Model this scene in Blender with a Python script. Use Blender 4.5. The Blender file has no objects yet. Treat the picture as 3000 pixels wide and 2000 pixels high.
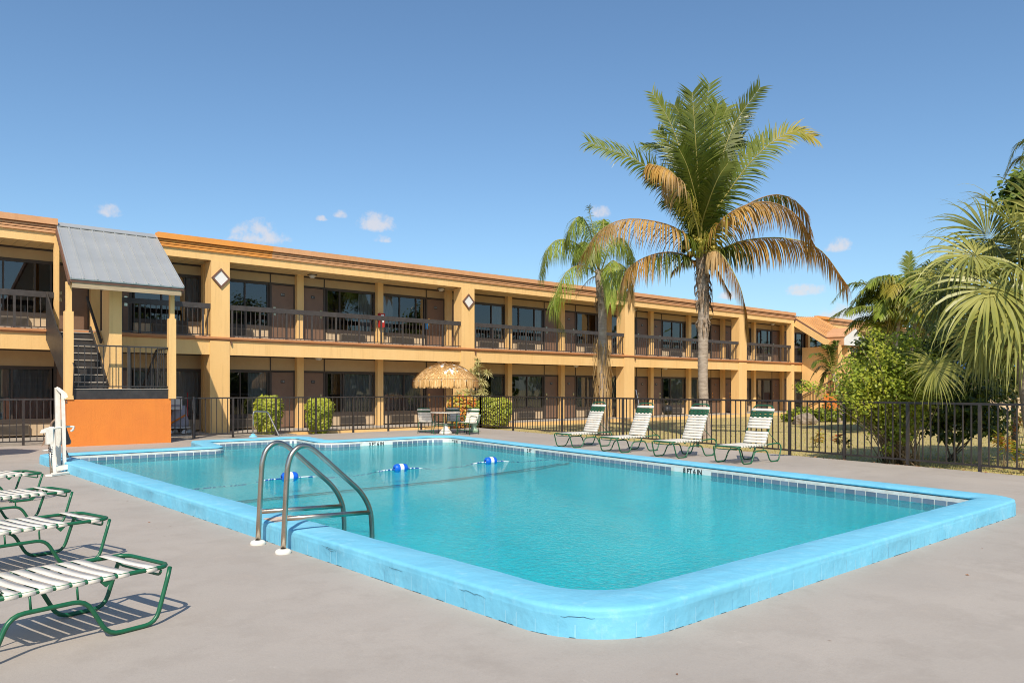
import bpy, bmesh, math, random
from mathutils import Vector, Matrix, noise

R = math.radians
C = bpy.context.scene.collection
SC = bpy.context.scene

# ---------------------------------------------------------------- camera, sky, sun, exposure
CAM_H = 1.40
YAW = 48.516          # angle between the view axis and the long facade (which runs along +X)
cd = bpy.data.cameras.new('camera')
cam = bpy.data.objects.new('camera', cd); C.objects.link(cam)
cam.location = (0, 0, CAM_H)
cam.rotation_euler = (R(90), 0, R(-(90 - YAW)))
cd.sensor_width = 36; cd.lens = 36 * 2290 / 3000; cd.shift_y = 140 / 3000
cd.clip_start = 0.05; cd.clip_end = 6000
SC.camera = cam

SUN_EL = 46.0
SUN_H = Vector((0.64, 0.77, 0)).normalized()      # way the light travels over the ground
wd = bpy.data.worlds.new('World'); SC.world = wd; wd.use_nodes = True
nt = wd.node_tree; nt.nodes.clear()
def wn(t, **k):
    n = nt.nodes.new(t)
    for a, b in k.items(): setattr(n, a, b)
    return n
out = wn('ShaderNodeOutputWorld'); bg = wn('ShaderNodeBackground'); bg.inputs[1].default_value = 0.117
sky = wn('ShaderNodeTexSky', sky_type='NISHITA'); sky.sun_disc = False
sky.sun_elevation = R(SUN_EL); sky.sun_rotation = math.atan2(-SUN_H.x, -SUN_H.y)
sky.altitude = 0; sky.air_density = 1.0; sky.dust_density = 0.8; sky.ozone_density = 4.5
# small fair-weather cumulus low over the horizon, as directions in the sky
tc = wn('ShaderNodeTexCoord')
CLOUDS = [  # azimuth from the view axis (deg, + right), elevation (deg), half width, half height (deg)
    (-18.0, 10.4, 2.5, 1.5), (-9.9, 11.6, 1.9, 1.25), (-12.3, 12.2, .7, .6), (-9.4, 10.6, .8, .5),
    (-27.3, 11.3, 1.0, .8), (22.7, 9.4, 1.0, 1.0), (20.6, 6.6, 1.5, .75), (23.5, 4.7, 3.4, 1.3),
    (25.4, 6.3, 1.6, 1.2), (-13.8, 11.9, .6, .4), (6.4, 12.5, .9, .9), (15.5, 6.5, .9, .5),
    (150, 14, 9, 2.2), (185, 18, 12, 3), (215, 12, 10, 2), (120, 16, 9, 2.4), (95, 11, 8, 2)]
fw = Vector((math.cos(R(YAW)), math.sin(R(YAW)), 0)); rt = Vector((fw.y, -fw.x, 0))
nz = wn('ShaderNodeTexNoise'); nz.inputs['Scale'].default_value = 62; nz.inputs['Detail'].default_value = 6; nz.inputs['Roughness'].default_value = .62
nt.links.new(tc.outputs['Generated'], nz.inputs['Vector'])
nrm = wn('ShaderNodeVectorMath', operation='NORMALIZE'); nt.links.new(tc.outputs['Generated'], nrm.inputs[0])
acc = None
for az, el, hw, hh in CLOUDS:
    a, e = R(az), R(el)
    d = (fw * math.cos(a) + rt * math.sin(a)) * math.cos(e) + Vector((0, 0, math.sin(e)))
    hd = (-fw * math.sin(a) + rt * math.cos(a)); vd = d.cross(hd)
    sub = wn('ShaderNodeVectorMath', operation='SUBTRACT'); nt.links.new(nrm.outputs[0], sub.inputs[0]); sub.inputs[1].default_value = d
    dh = wn('ShaderNodeVectorMath', operation='DOT_PRODUCT'); nt.links.new(sub.outputs[0], dh.inputs[0]); dh.inputs[1].default_value = hd / R(hw)
    dvr = wn('ShaderNodeVectorMath', operation='DOT_PRODUCT'); nt.links.new(sub.outputs[0], dvr.inputs[0]); dvr.inputs[1].default_value = (vd if vd.z > 0 else -vd) / R(hh)
    dneg = wn('ShaderNodeMath', operation='MULTIPLY'); nt.links.new(dvr.outputs['Value'], dneg.inputs[0]); dneg.inputs[1].default_value = -2.6
    dv = wn('ShaderNodeMath', operation='MAXIMUM'); nt.links.new(dvr.outputs['Value'], dv.inputs[0]); nt.links.new(dneg.outputs[0], dv.inputs[1])
    h2 = wn('ShaderNodeMath', operation='MULTIPLY'); nt.links.new(dh.outputs['Value'], h2.inputs[0]); nt.links.new(dh.outputs['Value'], h2.inputs[1])
    r2 = wn('ShaderNodeMath', operation='MULTIPLY_ADD'); nt.links.new(dv.outputs[0], r2.inputs[0]); nt.links.new(dv.outputs[0], r2.inputs[1]); nt.links.new(h2.outputs[0], r2.inputs[2])
    m = wn('ShaderNodeMath', operation='SUBTRACT'); m.use_clamp = True; m.inputs[0].default_value = 1.0; nt.links.new(r2.outputs[0], m.inputs[1])
    dd = wn('ShaderNodeVectorMath', operation='DOT_PRODUCT'); nt.links.new(nrm.outputs[0], dd.inputs[0]); dd.inputs[1].default_value = d
    gt = wn('ShaderNodeMath', operation='GREATER_THAN'); nt.links.new(dd.outputs['Value'], gt.inputs[0]); gt.inputs[1].default_value = .9
    mm = wn('ShaderNodeMath', operation='MULTIPLY'); nt.links.new(m.outputs[0], mm.inputs[0]); nt.links.new(gt.outputs[0], mm.inputs[1])
    if acc is None: acc = mm
    else:
        s = wn('ShaderNodeMath', operation='MAXIMUM'); nt.links.new(acc.outputs[0], s.inputs[0]); nt.links.new(mm.outputs[0], s.inputs[1]); acc = s
ad = wn('ShaderNodeMath', operation='MULTIPLY_ADD'); nt.links.new(nz.outputs['Fac'], ad.inputs[0]); ad.inputs[1].default_value = 2.6; nt.links.new(acc.outputs[0], ad.inputs[2])
mr = wn('ShaderNodeMapRange'); mr.interpolation_type = 'SMOOTHSTEP'; nt.links.new(ad.outputs[0], mr.inputs['Value'])
mr.inputs['From Min'].default_value = 1.55; mr.inputs['From Max'].default_value = 2.5
gate = wn('ShaderNodeMath', operation='GREATER_THAN'); nt.links.new(acc.outputs[0], gate.inputs[0]); gate.inputs[1].default_value = 0.0
cf = wn('ShaderNodeMath', operation='MULTIPLY'); nt.links.new(mr.outputs[0], cf.inputs[0]); nt.links.new(gate.outputs[0], cf.inputs[1])
cf2 = wn('ShaderNodeMath', operation='MULTIPLY'); nt.links.new(cf.outputs[0], cf2.inputs[0]); cf2.inputs[1].default_value = .68
mx = wn('ShaderNodeMix', data_type='RGBA'); nt.links.new(cf2.outputs[0], mx.inputs['Factor'])
skt = wn('ShaderNodeMix', data_type='RGBA', blend_type='MULTIPLY'); skt.inputs['Factor'].default_value = 1.0; nt.links.new(sky.outputs[0], skt.inputs['A']); skt.inputs['B'].default_value = (.90, 1.0, 1.0, 1)
nt.links.new(skt.outputs['Result'], mx.inputs['A']); mx.inputs['B'].default_value = (5.6, 5.15, 5.05, 1)
nt.links.new(mx.outputs['Result'], bg.inputs[0]); nt.links.new(bg.outputs[0], out.inputs[0])

sd = bpy.data.lights.new('sun', 'SUN'); sd.energy = 3.75; sd.angle = R(0.5); sd.color = (1.0, .90, .755)
sun = bpy.data.objects.new('sun', sd); C.objects.link(sun)
sun.rotation_euler = (SUN_H * math.cos(R(SUN_EL)) + Vector((0, 0, -math.sin(R(SUN_EL))))).to_track_quat('-Z', 'Y').to_euler()
sun.location = (-20, -20, 40)
SC.view_settings.view_transform = 'Standard'; SC.view_settings.look = 'None'
SC.view_settings.exposure = 0.36; SC.view_settings.gamma = 1.0
SC.cycles.max_bounces = 8; SC.cycles.transparent_max_bounces = 24; SC.cycles.use_denoising = True; SC.cycles.filter_width = 1.0

# ---------------------------------------------------------------- helpers
def G(px, py, z=0.0):
    """the point at height z seen at a place of the 3000 px photograph (used to measure where things stand)"""
    dx, dz = (px - 1500) / 2290.0, -(py - 1140) / 2290.0
    t = (z - CAM_H) / dz
    p = (fw + rt * dx) * t
    return Vector((p.x, p.y, z))
def D(px, py, depth):
    p = (fw + rt * ((px - 1500) / 2290.0)) * depth
    return Vector((p.x, p.y, CAM_H - (py - 1140) / 2290.0 * depth))

class MB:
    def __init__(s): s.v = []; s.f = []; s.m = []; s.sm = []
    def add(s, vs, fs, m=0, smooth=False):
        b = len(s.v); s.v += [tuple(v) for v in vs]
        for f in fs: s.f.append(tuple(b + i for i in f)); s.m.append(m); s.sm.append(smooth)
        return s
    def box(s, x0, x1, y0, y1, z0, z1, m=0):
        v = [(x0, y0, z0), (x1, y0, z0), (x1, y1, z0), (x0, y1, z0), (x0, y0, z1), (x1, y0, z1), (x1, y1, z1), (x0, y1, z1)]
        return s.add(v, [(0, 3, 2, 1), (4, 5, 6, 7), (0, 1, 5, 4), (1, 2, 6, 5), (2, 3, 7, 6), (3, 0, 4, 7)], m)
    def bar(s, a, b, w, h, m=0, up=(0, 0, 1)):
        """a rectangular bar from a to b, w across and h along up"""
        a, b = Vector(a), Vector(b); d = (b - a).normalized(); u = Vector(up)
        sd_ = d.cross(u)
        if sd_.length < 1e-4: sd_ = d.cross(Vector((1, 0, 0)))
        sd_.normalize(); u = sd_.cross(d).normalized()
        v = [p + sd_ * (w / 2 * i) + u * (h / 2 * j) for p in (a, b) for i, j in ((-1, -1), (1, -1), (1, 1), (-1, 1))]
        return s.add(v, [(0, 1, 2, 3), (7, 6, 5, 4), (0, 4, 5, 1), (1, 5, 6, 2), (2, 6, 7, 3), (3, 7, 4, 0)], m)
    def tube(s, pts, r, n=8, m=0, caps=True, radii=None):
        pts = [Vector(p) for p in pts]; k = len(pts); vs = []; fs = []
        prev = None
        for i, p in enumerate(pts):
            t = (pts[min(i + 1, k - 1)] - pts[max(i - 1, 0)]).normalized()
            if prev is None:
                u = Vector((0, 0, 1)) if abs(t.z) < .9 else Vector((1, 0, 0))
                u = (u - t * u.dot(t)).normalized()
            else: u = (prev - t * prev.dot(t)).normalized()
            prev = u; w = t.cross(u); rr = radii[i] if radii else r
            for j in range(n):
                a = 2 * math.pi * j / n
                vs.append(p + (u * math.cos(a) + w * math.sin(a)) * rr)
        for i in range(k - 1):
            for j in range(n):
                j2 = (j + 1) % n
                fs.append((i * n + j, i * n + j2, (i + 1) * n + j2, (i + 1) * n + j))
        s.add(vs, fs, m, True)
        if caps:
            b = len(s.v) - len(vs)
            s.f.append(tuple(b + j for j in reversed(range(n)))); s.m.append(m); s.sm.append(False)
            s.f.append(tuple(b + (k - 1) * n + j for j in range(n))); s.m.append(m); s.sm.append(False)
        return s
    def lathe(s, prof, c=(0, 0), n=16, m=0, smooth=True):
        vs = []; fs = []
        for r, z in prof:
            for j in range(n):
                a = 2 * math.pi * j / n; vs.append((c[0] + r * math.cos(a), c[1] + r * math.sin(a), z))
        for i in range(len(prof) - 1):
            for j in range(n):
                j2 = (j + 1) % n; fs.append((i * n + j, i * n + j2, (i + 1) * n + j2, (i + 1) * n + j))
        return s.add(vs, fs, m, smooth)
    def prism(s, poly, y0, y1, axis='y', m=0):
        """poly in the plane across axis, extruded along it. axis y: (x,z); axis x: (y,z); axis z: (x,y)"""
        n = len(poly)
        f = {'y': lambda p, q: (p[0], q, p[1]), 'x': lambda p, q: (q, p[0], p[1]), 'z': lambda p, q: (p[0], p[1], q)}[axis]
        vs = [f(p, y0) for p in poly] + [f(p, y1) for p in poly]
        fs = [tuple(range(n)), tuple(reversed(range(n, 2 * n)))] + [(i, i + n, (i + 1) % n + n, (i + 1) % n) for i in range(n)]
        return s.add(vs, fs, m)
    def build(s, name, mats, parent=None, rel=True, recalc=True, bevel=0):
        me = bpy.data.meshes.new(name)
        off = Vector((0, 0, 0))
        if parent is not None and rel:
            p = parent
            while p is not None: off = off + p.location; p = p.parent
        me.from_pydata([(v[0] - off.x, v[1] - off.y, v[2] - off.z) for v in s.v], [], s.f)
        for m in (mats if isinstance(mats, (list, tuple)) else [mats]): me.materials.append(m)
        me.polygons.foreach_set('material_index', s.m); me.polygons.foreach_set('use_smooth', s.sm)
        me.update()
        if recalc:
            bm = bmesh.new(); bm.from_mesh(me); bmesh.ops.recalc_face_normals(bm, faces=bm.faces); bm.to_mesh(me); bm.free()
        o = bpy.data.objects.new(name, me); C.objects.link(o)
        if parent is not None: o.parent = parent
        if bevel:
            b = o.modifiers.new('bevel', 'BEVEL'); b.width = bevel; b.segments = 2; b.limit_method = 'ANGLE'
        return o
def tag(o, label=None, cat=None, group=None, kind=None):
    if label: o['label'] = label
    if cat: o['category'] = cat
    if group: o['group'] = group
    if kind: o['kind'] = kind
    return o
def empty(name, loc=(0, 0, 0), rz=0, label=None, cat=None, group=None):
    o = bpy.data.objects.new(name, None); C.objects.link(o); o.location = loc; o.rotation_euler = (0, 0, rz)
    o.empty_display_size = .2
    return tag(o, label, cat, group)
def copy_tree(o, parent=None):
    c = o.copy(); C.objects.link(c); c.parent = parent
    for ch in list(o.children): copy_tree(ch, c)
    return c
def arc_path(pts, r, n=5):
    """polyline with its corners rounded by radius r"""
    pts = [Vector(p) for p in pts]; o = [pts[0]]
    for i in range(1, len(pts) - 1):
        a, b, c = pts[i - 1], pts[i], pts[i + 1]
        rr = r[i] if isinstance(r, (list, tuple)) else r
        d1, d2 = (a - b), (c - b); k = min(rr, d1.length * .48, d2.length * .48)
        p, q = b + d1.normalized() * k, b + d2.normalized() * k
        for j in range(n + 1):
            t = j / n; o.append(p * (1 - t) ** 2 + b * 2 * t * (1 - t) + q * t * t)
    o.append(pts[-1]); return o
def round_poly(poly, r, n=8):
    N = len(poly); o = []
    for i in range(N):
        a, b, c = Vector(poly[i - 1]), Vector(poly[i]), Vector(poly[(i + 1) % N])
        rr = r[i] if isinstance(r, (list, tuple)) else r
        d1, d2 = (a - b).normalized(), (c - b).normalized()
        ang = d1.angle(d2); k = rr / math.tan(ang / 2)
        p, q = b + d1 * k, b + d2 * k; bis = (d1 + d2).normalized(); ce = b + bis * (rr / math.sin(ang / 2))
        v0, v1 = p - ce, q - ce
        for j in range(n + 1):
            t = j / n; v = v0.lerp(v1, t).normalized() * rr; o.append((ce + v))
    return o
def inset(poly, d):
    """offset a counter-clockwise polygon inwards by d"""
    N = len(poly); o = []
    for i in range(N):
        a, b, c = Vector(poly[i - 1]), Vector(poly[i]), Vector(poly[(i + 1) % N])
        e1, e2 = (b - a).normalized(), (c - b).normalized()
        n1, n2 = Vector((-e1.y, e1.x)), Vector((-e2.y, e2.x))
        bis = (n1 + n2).normalized(); o.append(b + bis * (d / max(.2, bis.dot(n1))))
    return o

# ---------------------------------------------------------------- materials
def nodes_of(m):
    m.use_nodes = True; t = m.node_tree; t.nodes.clear(); return t
def mat(name, col, rough=.6, var=.0, scale=4.0, bump=0.0, bscale=60.0, metal=0.0, spec=.5, col2=None, coat=0.0, stretch=None, trans=0.0, detail=5, lo=.35, hi=.7, hue=None, streak=0.0):
    """painted/mineral surface: base colour broken up by noise in object space, fine bump"""
    m = bpy.data.materials.new(name); t = nodes_of(m); L = t.links
    o = t.nodes.new('ShaderNodeOutputMaterial'); p = t.nodes.new('ShaderNodeBsdfPrincipled'); L.new(p.outputs[0], o.inputs[0])
    p.inputs['Roughness'].default_value = rough; p.inputs['Metallic'].default_value = metal
    p.inputs['Specular IOR Level'].default_value = spec; p.inputs['Coat Weight'].default_value = coat
    p.inputs['Base Color'].default_value = (*col, 1)
    tcn = t.nodes.new('ShaderNodeTexCoord'); vec = tcn.outputs['Object']
    if stretch:
        mp = t.nodes.new('ShaderNodeMapping'); mp.inputs['Scale'].default_value = stretch; L.new(vec, mp.inputs[0]); vec = mp.outputs[0]
    if var or col2:
        n = t.nodes.new('ShaderNodeTexNoise'); n.inputs['Scale'].default_value = scale; n.inputs['Detail'].default_value = detail; n.inputs['Roughness'].default_value = .65
        L.new(vec, n.inputs['Vector'])
        r = t.nodes.new('ShaderNodeMapRange'); r.inputs['From Min'].default_value = lo; r.inputs['From Max'].default_value = hi; L.new(n.outputs['Fac'], r.inputs['Value'])
        mxn = t.nodes.new('ShaderNodeMix'); mxn.data_type = 'RGBA'; L.new(r.outputs[0], mxn.inputs['Factor'])
        c2 = col2 or tuple(c * (1 - var) for c in col)
        mxn.inputs['A'].default_value = (*col, 1); mxn.inputs['B'].default_value = (*c2, 1)
        last = mxn.outputs['Result']
        if streak:      # rain streaks and grime running down
            mp2 = t.nodes.new('ShaderNodeMapping'); mp2.inputs['Scale'].default_value = (5, 5, .35); L.new(tcn.outputs['Object'], mp2.inputs[0])
            n3 = t.nodes.new('ShaderNodeTexNoise'); n3.inputs['Scale'].default_value = 1.6; n3.inputs['Detail'].default_value = 6; n3.inputs['Roughness'].default_value = .7; L.new(mp2.outputs[0], n3.inputs['Vector'])
            r3 = t.nodes.new('ShaderNodeMapRange'); r3.inputs['From Min'].default_value = .5; r3.inputs['From Max'].default_value = .78; r3.inputs['To Max'].default_value = streak; L.new(n3.outputs['Fac'], r3.inputs['Value'])
            m3 = t.nodes.new('ShaderNodeMix'); m3.data_type = 'RGBA'; L.new(r3.outputs[0], m3.inputs['Factor']); L.new(last, m3.inputs['A']); m3.inputs['B'].default_value = (*[c * k for c, k in zip(col, (.62, .55, .5))], 1); last = m3.outputs['Result']
        L.new(last, p.inputs['Base Color'])
    if bump:
        n2 = t.nodes.new('ShaderNodeTexNoise'); n2.inputs['Scale'].default_value = bscale; n2.inputs['Detail'].default_value = 4; L.new(vec, n2.inputs['Vector'])
        b = t.nodes.new('ShaderNodeBump'); b.inputs['Strength'].default_value = bump; b.inputs['Distance'].default_value = .02
        L.new(n2.outputs['Fac'], b.inputs['Height']); L.new(b.outputs[0], p.inputs['Normal'])
    return m
def leaf(name, col, col2, trans=.35, rough=.45, scale=3.0, lo=.35, hi=.65):
    m = bpy.data.materials.new(name); t = nodes_of(m); L = t.links
    o = t.nodes.new('ShaderNodeOutputMaterial'); p = t.nodes.new('ShaderNodeBsdfPrincipled'); tr = t.nodes.new('ShaderNodeBsdfTranslucent')
    ms = t.nodes.new('ShaderNodeMixShader'); ms.inputs[0].default_value = trans
    L.new(p.outputs[0], ms.inputs[1]); L.new(tr.outputs[0], ms.inputs[2]); L.new(ms.outputs[0], o.inputs[0])
    tcn = t.nodes.new('ShaderNodeTexCoord'); n = t.nodes.new('ShaderNodeTexNoise'); n.inputs['Scale'].default_value = scale; n.inputs['Detail'].default_value = 4
    L.new(tcn.outputs['Object'], n.inputs['Vector'])
    r = t.nodes.new('ShaderNodeMapRange'); r.inputs['From Min'].default_value = lo; r.inputs['From Max'].default_value = hi; L.new(n.outputs['Fac'], r.inputs['Value'])
    mxn = t.nodes.new('ShaderNodeMix'); mxn.data_type = 'RGBA'; L.new(r.outputs[0], mxn.inputs['Factor'])
    mxn.inputs['A'].default_value = (*col, 1); mxn.inputs['B'].default_value = (*col2, 1)
    L.new(mxn.outputs['Result'], p.inputs['Base Color']); L.new(mxn.outputs['Result'], tr.inputs['Color'])
    p.inputs['Roughness'].default_value = rough; p.inputs['Specular IOR Level'].default_value = .4
    return m
M = {}
M['stucco'] = mat('yellow_stucco', (.85, .545, .228), .85, scale=.9, bump=.25, bscale=70, col2=(.81, .50, .19), stretch=(1, 1, .35), streak=.38)
M['stucco_side'] = M['stucco']
M['soffit'] = mat('yellow_soffit', (.76, .54, .25), .8, scale=1.2, col2=(.70, .49, .22))
M['trim'] = mat('orange_trim', (.56, .235, .085), .7, scale=2.0, col2=(.47, .21, .09), bump=.1)
M['band_new'] = mat('fresh_orange_band', (.78, .31, .055), .7, scale=2.0, col2=(.70, .28, .06))
M['band_old'] = mat('faded_orange_band', (.66, .345, .165), .75, scale=1.6, col2=(.58, .29, .13), stretch=(1, 1, 3), streak=.4)
M['orange'] = mat('orange_stucco', (.76, .235, .035), .8, scale=1.4, col2=(.69, .205, .035), bump=.35, bscale=45, streak=.25)
M['dark_paint'] = mat('dark_brown_paint', (.050, .041, .037), .45, scale=6, col2=(.075, .062, .055), bump=.1)
M['black_paint'] = mat('black_paint', (.030, .027, .026), .5, scale=5, col2=(.055, .048, .044), bump=.1)
M['fence_paint'] = mat('fence_paint', (.030, .025, .023), .4, scale=7, col2=(.055, .045, .040), bump=.1)
M['door'] = mat('mauve_brown_door', (.215, .125, .080), .5, scale=3, col2=(.185, .108, .070))
M['door_frame'] = mat('dark_frame', (.060, .045, .036), .5)
M['panel'] = mat('cream_panel', (.60, .45, .29), .75, scale=3, col2=(.54, .40, .25))
M['transom'] = mat('tan_transom', (.52, .37, .20), .75, scale=2, col2=(.47, .33, .18))
M['ac'] = mat('brown_louvre', (.155, .125, .095), .5, scale=5, col2=(.13, .105, .08))
M['ac_dark'] = mat('louvre_gap', (.05, .04, .032), .6)
M['curtain'] = mat('pale_curtain', (.55, .54, .50), .9, scale=3, col2=(.45, .44, .40), stretch=(9, 9, .3))
M['curtain_dark'] = mat('grey_curtain', (.50, .475, .44), .9, scale=3, col2=(.36, .34, .31), stretch=(9, 9, .3))
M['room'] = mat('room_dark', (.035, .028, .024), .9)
M['white'] = mat('white_paint', (.80, .78, .74), .5, scale=5, col2=(.74, .71, .66))
M['plate'] = mat('lock_metal', (.70, .62, .45), .25, metal=1.0)
M['black'] = mat('black_plastic', (.02, .02, .02), .4)
M['red'] = mat('red_cabinet', (.50, .035, .025), .4)
M['blue_tag'] = mat('blue_hanger', (.05, .35, .75), .5)
M['concrete'] = mat('walkway_concrete', (.42, .37, .31), .85, scale=1.5, col2=(.34, .30, .25), bump=.15, bscale=40)
M['metal_roof'] = mat('galvalume_roof', (.50, .505, .49), .42, scale=1.0, col2=(.43, .44, .43), metal=.35)
M['orange_roof'] = mat('orange_metal_roof', (.74, .43, .18), .5, scale=1.5, col2=(.66, .37, .15))
M['wood'] = mat('weathered_wood', (.47, .36, .22), .8, scale=3, col2=(.33, .24, .15), stretch=(1, 12, 12))
M['purlin'] = mat('brown_fascia', (.17, .085, .055), .7)
M['steel'] = mat('stainless_tube', (.60, .52, .43), .27, metal=1.0, scale=5, col2=(.47, .39, .30), bump=.02)
M['green'] = mat('green_powder_coat', (.012, .125, .055), .35, scale=20, col2=(.010, .10, .045))
M['strap'] = mat('white_vinyl', (.80, .75, .66), .45, scale=9, col2=(.74, .68, .58))
M['strap_green'] = mat('green_vinyl', (.020, .085, .040), .5)
M['plastic_white'] = mat('white_plastic', (.82, .78, .70), .4, scale=8, col2=(.74, .66, .54))
M['thatch'] = mat('raffia_thatch', (.80, .49, .20), .95, spec=.05, scale=9, col2=(.62, .36, .13), bump=.8, bscale=90, stretch=(3, 3, .5))
M['white_cloth'] = mat('white_cloth', (.80, .78, .74), .9)
M['glass'] = None

def glass(name, tint=(.55, .57, .58), refl=1.0):
    m = bpy.data.materials.new(name); t = nodes_of(m); L = t.links
    o = t.nodes.new('ShaderNodeOutputMaterial'); g = t.nodes.new('ShaderNodeBsdfGlossy'); tr = t.nodes.new('ShaderNodeBsdfTransparent')
    g.inputs['Roughness'].default_value = .015; g.inputs['Color'].default_value = (.9, .92, .95, 1); tr.inputs['Color'].default_value = (*tint, 1)
    f = t.nodes.new('ShaderNodeFresnel'); f.inputs['IOR'].default_value = 1.7
    n = t.nodes.new('ShaderNodeTexNoise'); n.inputs['Scale'].default_value = .7; n.inputs['Detail'].default_value = 1
    tcn = t.nodes.new('ShaderNodeTexCoord'); L.new(tcn.outputs['Object'], n.inputs['Vector'])
    b = t.nodes.new('ShaderNodeBump'); b.inputs['Strength'].default_value = .05; b.inputs['Distance'].default_value = .05; L.new(n.outputs['Fac'], b.inputs['Height'])
    L.new(b.outputs[0], g.inputs['Normal'])
    mu = t.nodes.new('ShaderNodeMath'); mu.operation = 'MULTIPLY'; mu.inputs[1].default_value = refl; mu.use_clamp = True; L.new(f.outputs[0], mu.inputs[0])
    ms = t.nodes.new('ShaderNodeMixShader'); L.new(mu.outputs[0], ms.inputs[0]); L.new(tr.outputs[0], ms.inputs[1]); L.new(g.outputs[0], ms.inputs[2]); L.new(ms.outputs[0], o.inputs[0])
    return m
M['glass'] = glass('window_glass', (.66, .67, .68), 1.5)
# ---------------------------------------------------------------- ground, deck, lawn
def deck_mat():
    m = bpy.data.materials.new('pool_deck_paint'); t = nodes_of(m); L = t.links
    o = t.nodes.new('ShaderNodeOutputMaterial'); p = t.nodes.new('ShaderNodeBsdfPrincipled'); L.new(p.outputs[0], o.inputs[0]); p.inputs['Roughness'].default_value = .75
    p.inputs['Specular IOR Level'].default_value = .3
    tcn = t.nodes.new('ShaderNodeTexCoord')
    def nz(sc, det=5, ro=.6, st=None):
        n = t.nodes.new('ShaderNodeTexNoise'); n.inputs['Scale'].default_value = sc; n.inputs['Detail'].default_value = det; n.inputs['Roughness'].default_value = ro
        v = tcn.outputs['Object']
        if st: mp = t.nodes.new('ShaderNodeMapping'); mp.inputs['Scale'].default_value = st; L.new(v, mp.inputs[0]); v = mp.outputs[0]
        L.new(v, n.inputs['Vector']); return n.outputs['Fac']
    def rng(s, a, b):
        r = t.nodes.new('ShaderNodeMapRange'); r.inputs['From Min'].default_value = a; r.inputs['From Max'].default_value = b; L.new(s, r.inputs['Value']); return r.outputs[0]
    def mixc(f, a, b):
        x = t.nodes.new('ShaderNodeMix'); x.data_type = 'RGBA'; L.new(f, x.inputs['Factor'])
        for s, n in ((a, 'A'), (b, 'B')):
            if isinstance(s, tuple): x.inputs[n].default_value = (*s, 1)
            else: L.new(s, x.inputs[n])
        return x.outputs['Result']
    def scl(f, k):
        x = t.nodes.new('ShaderNodeMath'); x.operation = 'MULTIPLY'; L.new(f, x.inputs[0]); x.inputs[1].default_value = k; return x.outputs[0]
    c = mixc(rng(nz(.35, 6, .62), .35, .68), (.450, .398, .345), (.378, .336, .294))
    c = mixc(scl(rng(nz(2.2, 6, .7), .48, .72), .75), c, (.335, .290, .248))
    c = mixc(scl(rng(nz(1.1, 7, .75, (1, 1, 1)), .56, .76), .65), c, (.55, .48, .41))
    c = mixc(scl(rng(nz(9, 8, .8), .63, .72), .6), c, (.30, .23, .17))
    c = mixc(scl(rng(nz(4.3, 9, .82, (1, .6, 1)), .62, .70), .5), c, (.62, .55, .48))
    c = mixc(scl(rng(nz(130, 2, .6), .55, .8), .45), c, (.24, .21, .18))          # scuffs and rust specks
    c = mixc(scl(rng(nz(55, 3, .7), .4, .75), .18), c, (.30, .25, .21))
    L.new(c, p.inputs['Base Color'])
    b = t.nodes.new('ShaderNodeBump'); b.inputs['Strength'].default_value = .22; b.inputs['Distance'].default_value = .01; L.new(nz(38, 6, .7), b.inputs['Height'])
    b2 = t.nodes.new('ShaderNodeBump'); b2.inputs['Strength'].default_value = .25; b2.inputs['Distance'].default_value = .03; L.new(nz(1.7, 3), b2.inputs['Height']); L.new(b2.outputs[0], b.inputs['Normal'])
    L.new(b.outputs[0], p.inputs['Normal'])
    return m
M['deck'] = deck_mat()
M['grass_soil'] = mat('dry_lawn', (.50, .38, .16), .95, scale=1.3, col2=(.38, .31, .12), bump=.6, bscale=50)
M['blade'] = leaf('grass_blade', (.64, .55, .20), (.42, .42, .13), .3, .7, scale=1.6)
M['soil'] = mat('bark_mulch', (.135, .070, .042), .95, scale=16, col2=(.055, .035, .024), bump=1.0, bscale=45)
M['asphalt'] = mat('asphalt', (.06, .06, .06), .9, scale=8, col2=(.045, .045, .045))

FC = [(18.05, 22.15), (17.63, 19.88), (17.1, 17.01), (16.57, 14.12), (16.05, 11.3), (15.56, 8.61), (15.32, 7.3), (15.08, 5.99), (14.84, 4.71), (14.60, 3.40), (14.36, 2.1), (14.12, .8)]
VF, VW, VB = 24.40, 25.75, 22.25       # facade plane, corridor wall plane, front fence line
LAWN_Z = -.12

# pool outline at the outer coping edge (counter-clockwise)
POOL = [(3.08, 2.79), (10.24, 2.79), (12.85, 17.10), (9.25, 17.10), (9.60, 19.15), (6.62, 19.15), (6.22, 17.10), (3.08, 17.10)]
R_OUT = [.60, .46, .55, .25, .35, .30, .20, .22]
CW = .38
R_IN = [.42, .14, .45, .45, .15, .15, .35, .10]
outer = round_poly(POOL, R_OUT, 10)
inner = round_poly([tuple(p) for p in inset([Vector(p) for p in POOL], CW)], R_IN, 10)
wallp = round_poly([tuple(p) for p in inset([Vector(p) for p in POOL], CW + .008)], R_IN, 10)

def fill(name, outline, holes, z, m, kind='structure'):
    bm = bmesh.new(); es = []
    for loop in [outline] + holes:
        vs = [bm.verts.new((p[0], p[1], z)) for p in loop]
        for i in range(len(vs)): es.append(bm.edges.new((vs[i], vs[(i + 1) % len(vs)])))
    bmesh.ops.triangle_fill(bm, edges=es, use_beauty=True, use_dissolve=False)
    for f in bm.faces:
        f.normal_update()
        if f.normal.z < 0: f.normal_flip()
    me = bpy.data.meshes.new(name); bm.to_mesh(me); bm.free(); me.materials.append(m)
    o = bpy.data.objects.new(name, me); C.objects.link(o); o['kind'] = kind
    return o
hole = [(2, 1.8), (13.6, 1.8), (13.6, 20), (2, 20)]
fill('ground', [(-1500, -1500), (1500, -1500), (1500, 1500), (-1500, 1500)], [hole], -.16, M['grass_soil'])
mid_out = [(a.x + (1 if False else 0), a.y) for a in outer]
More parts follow.
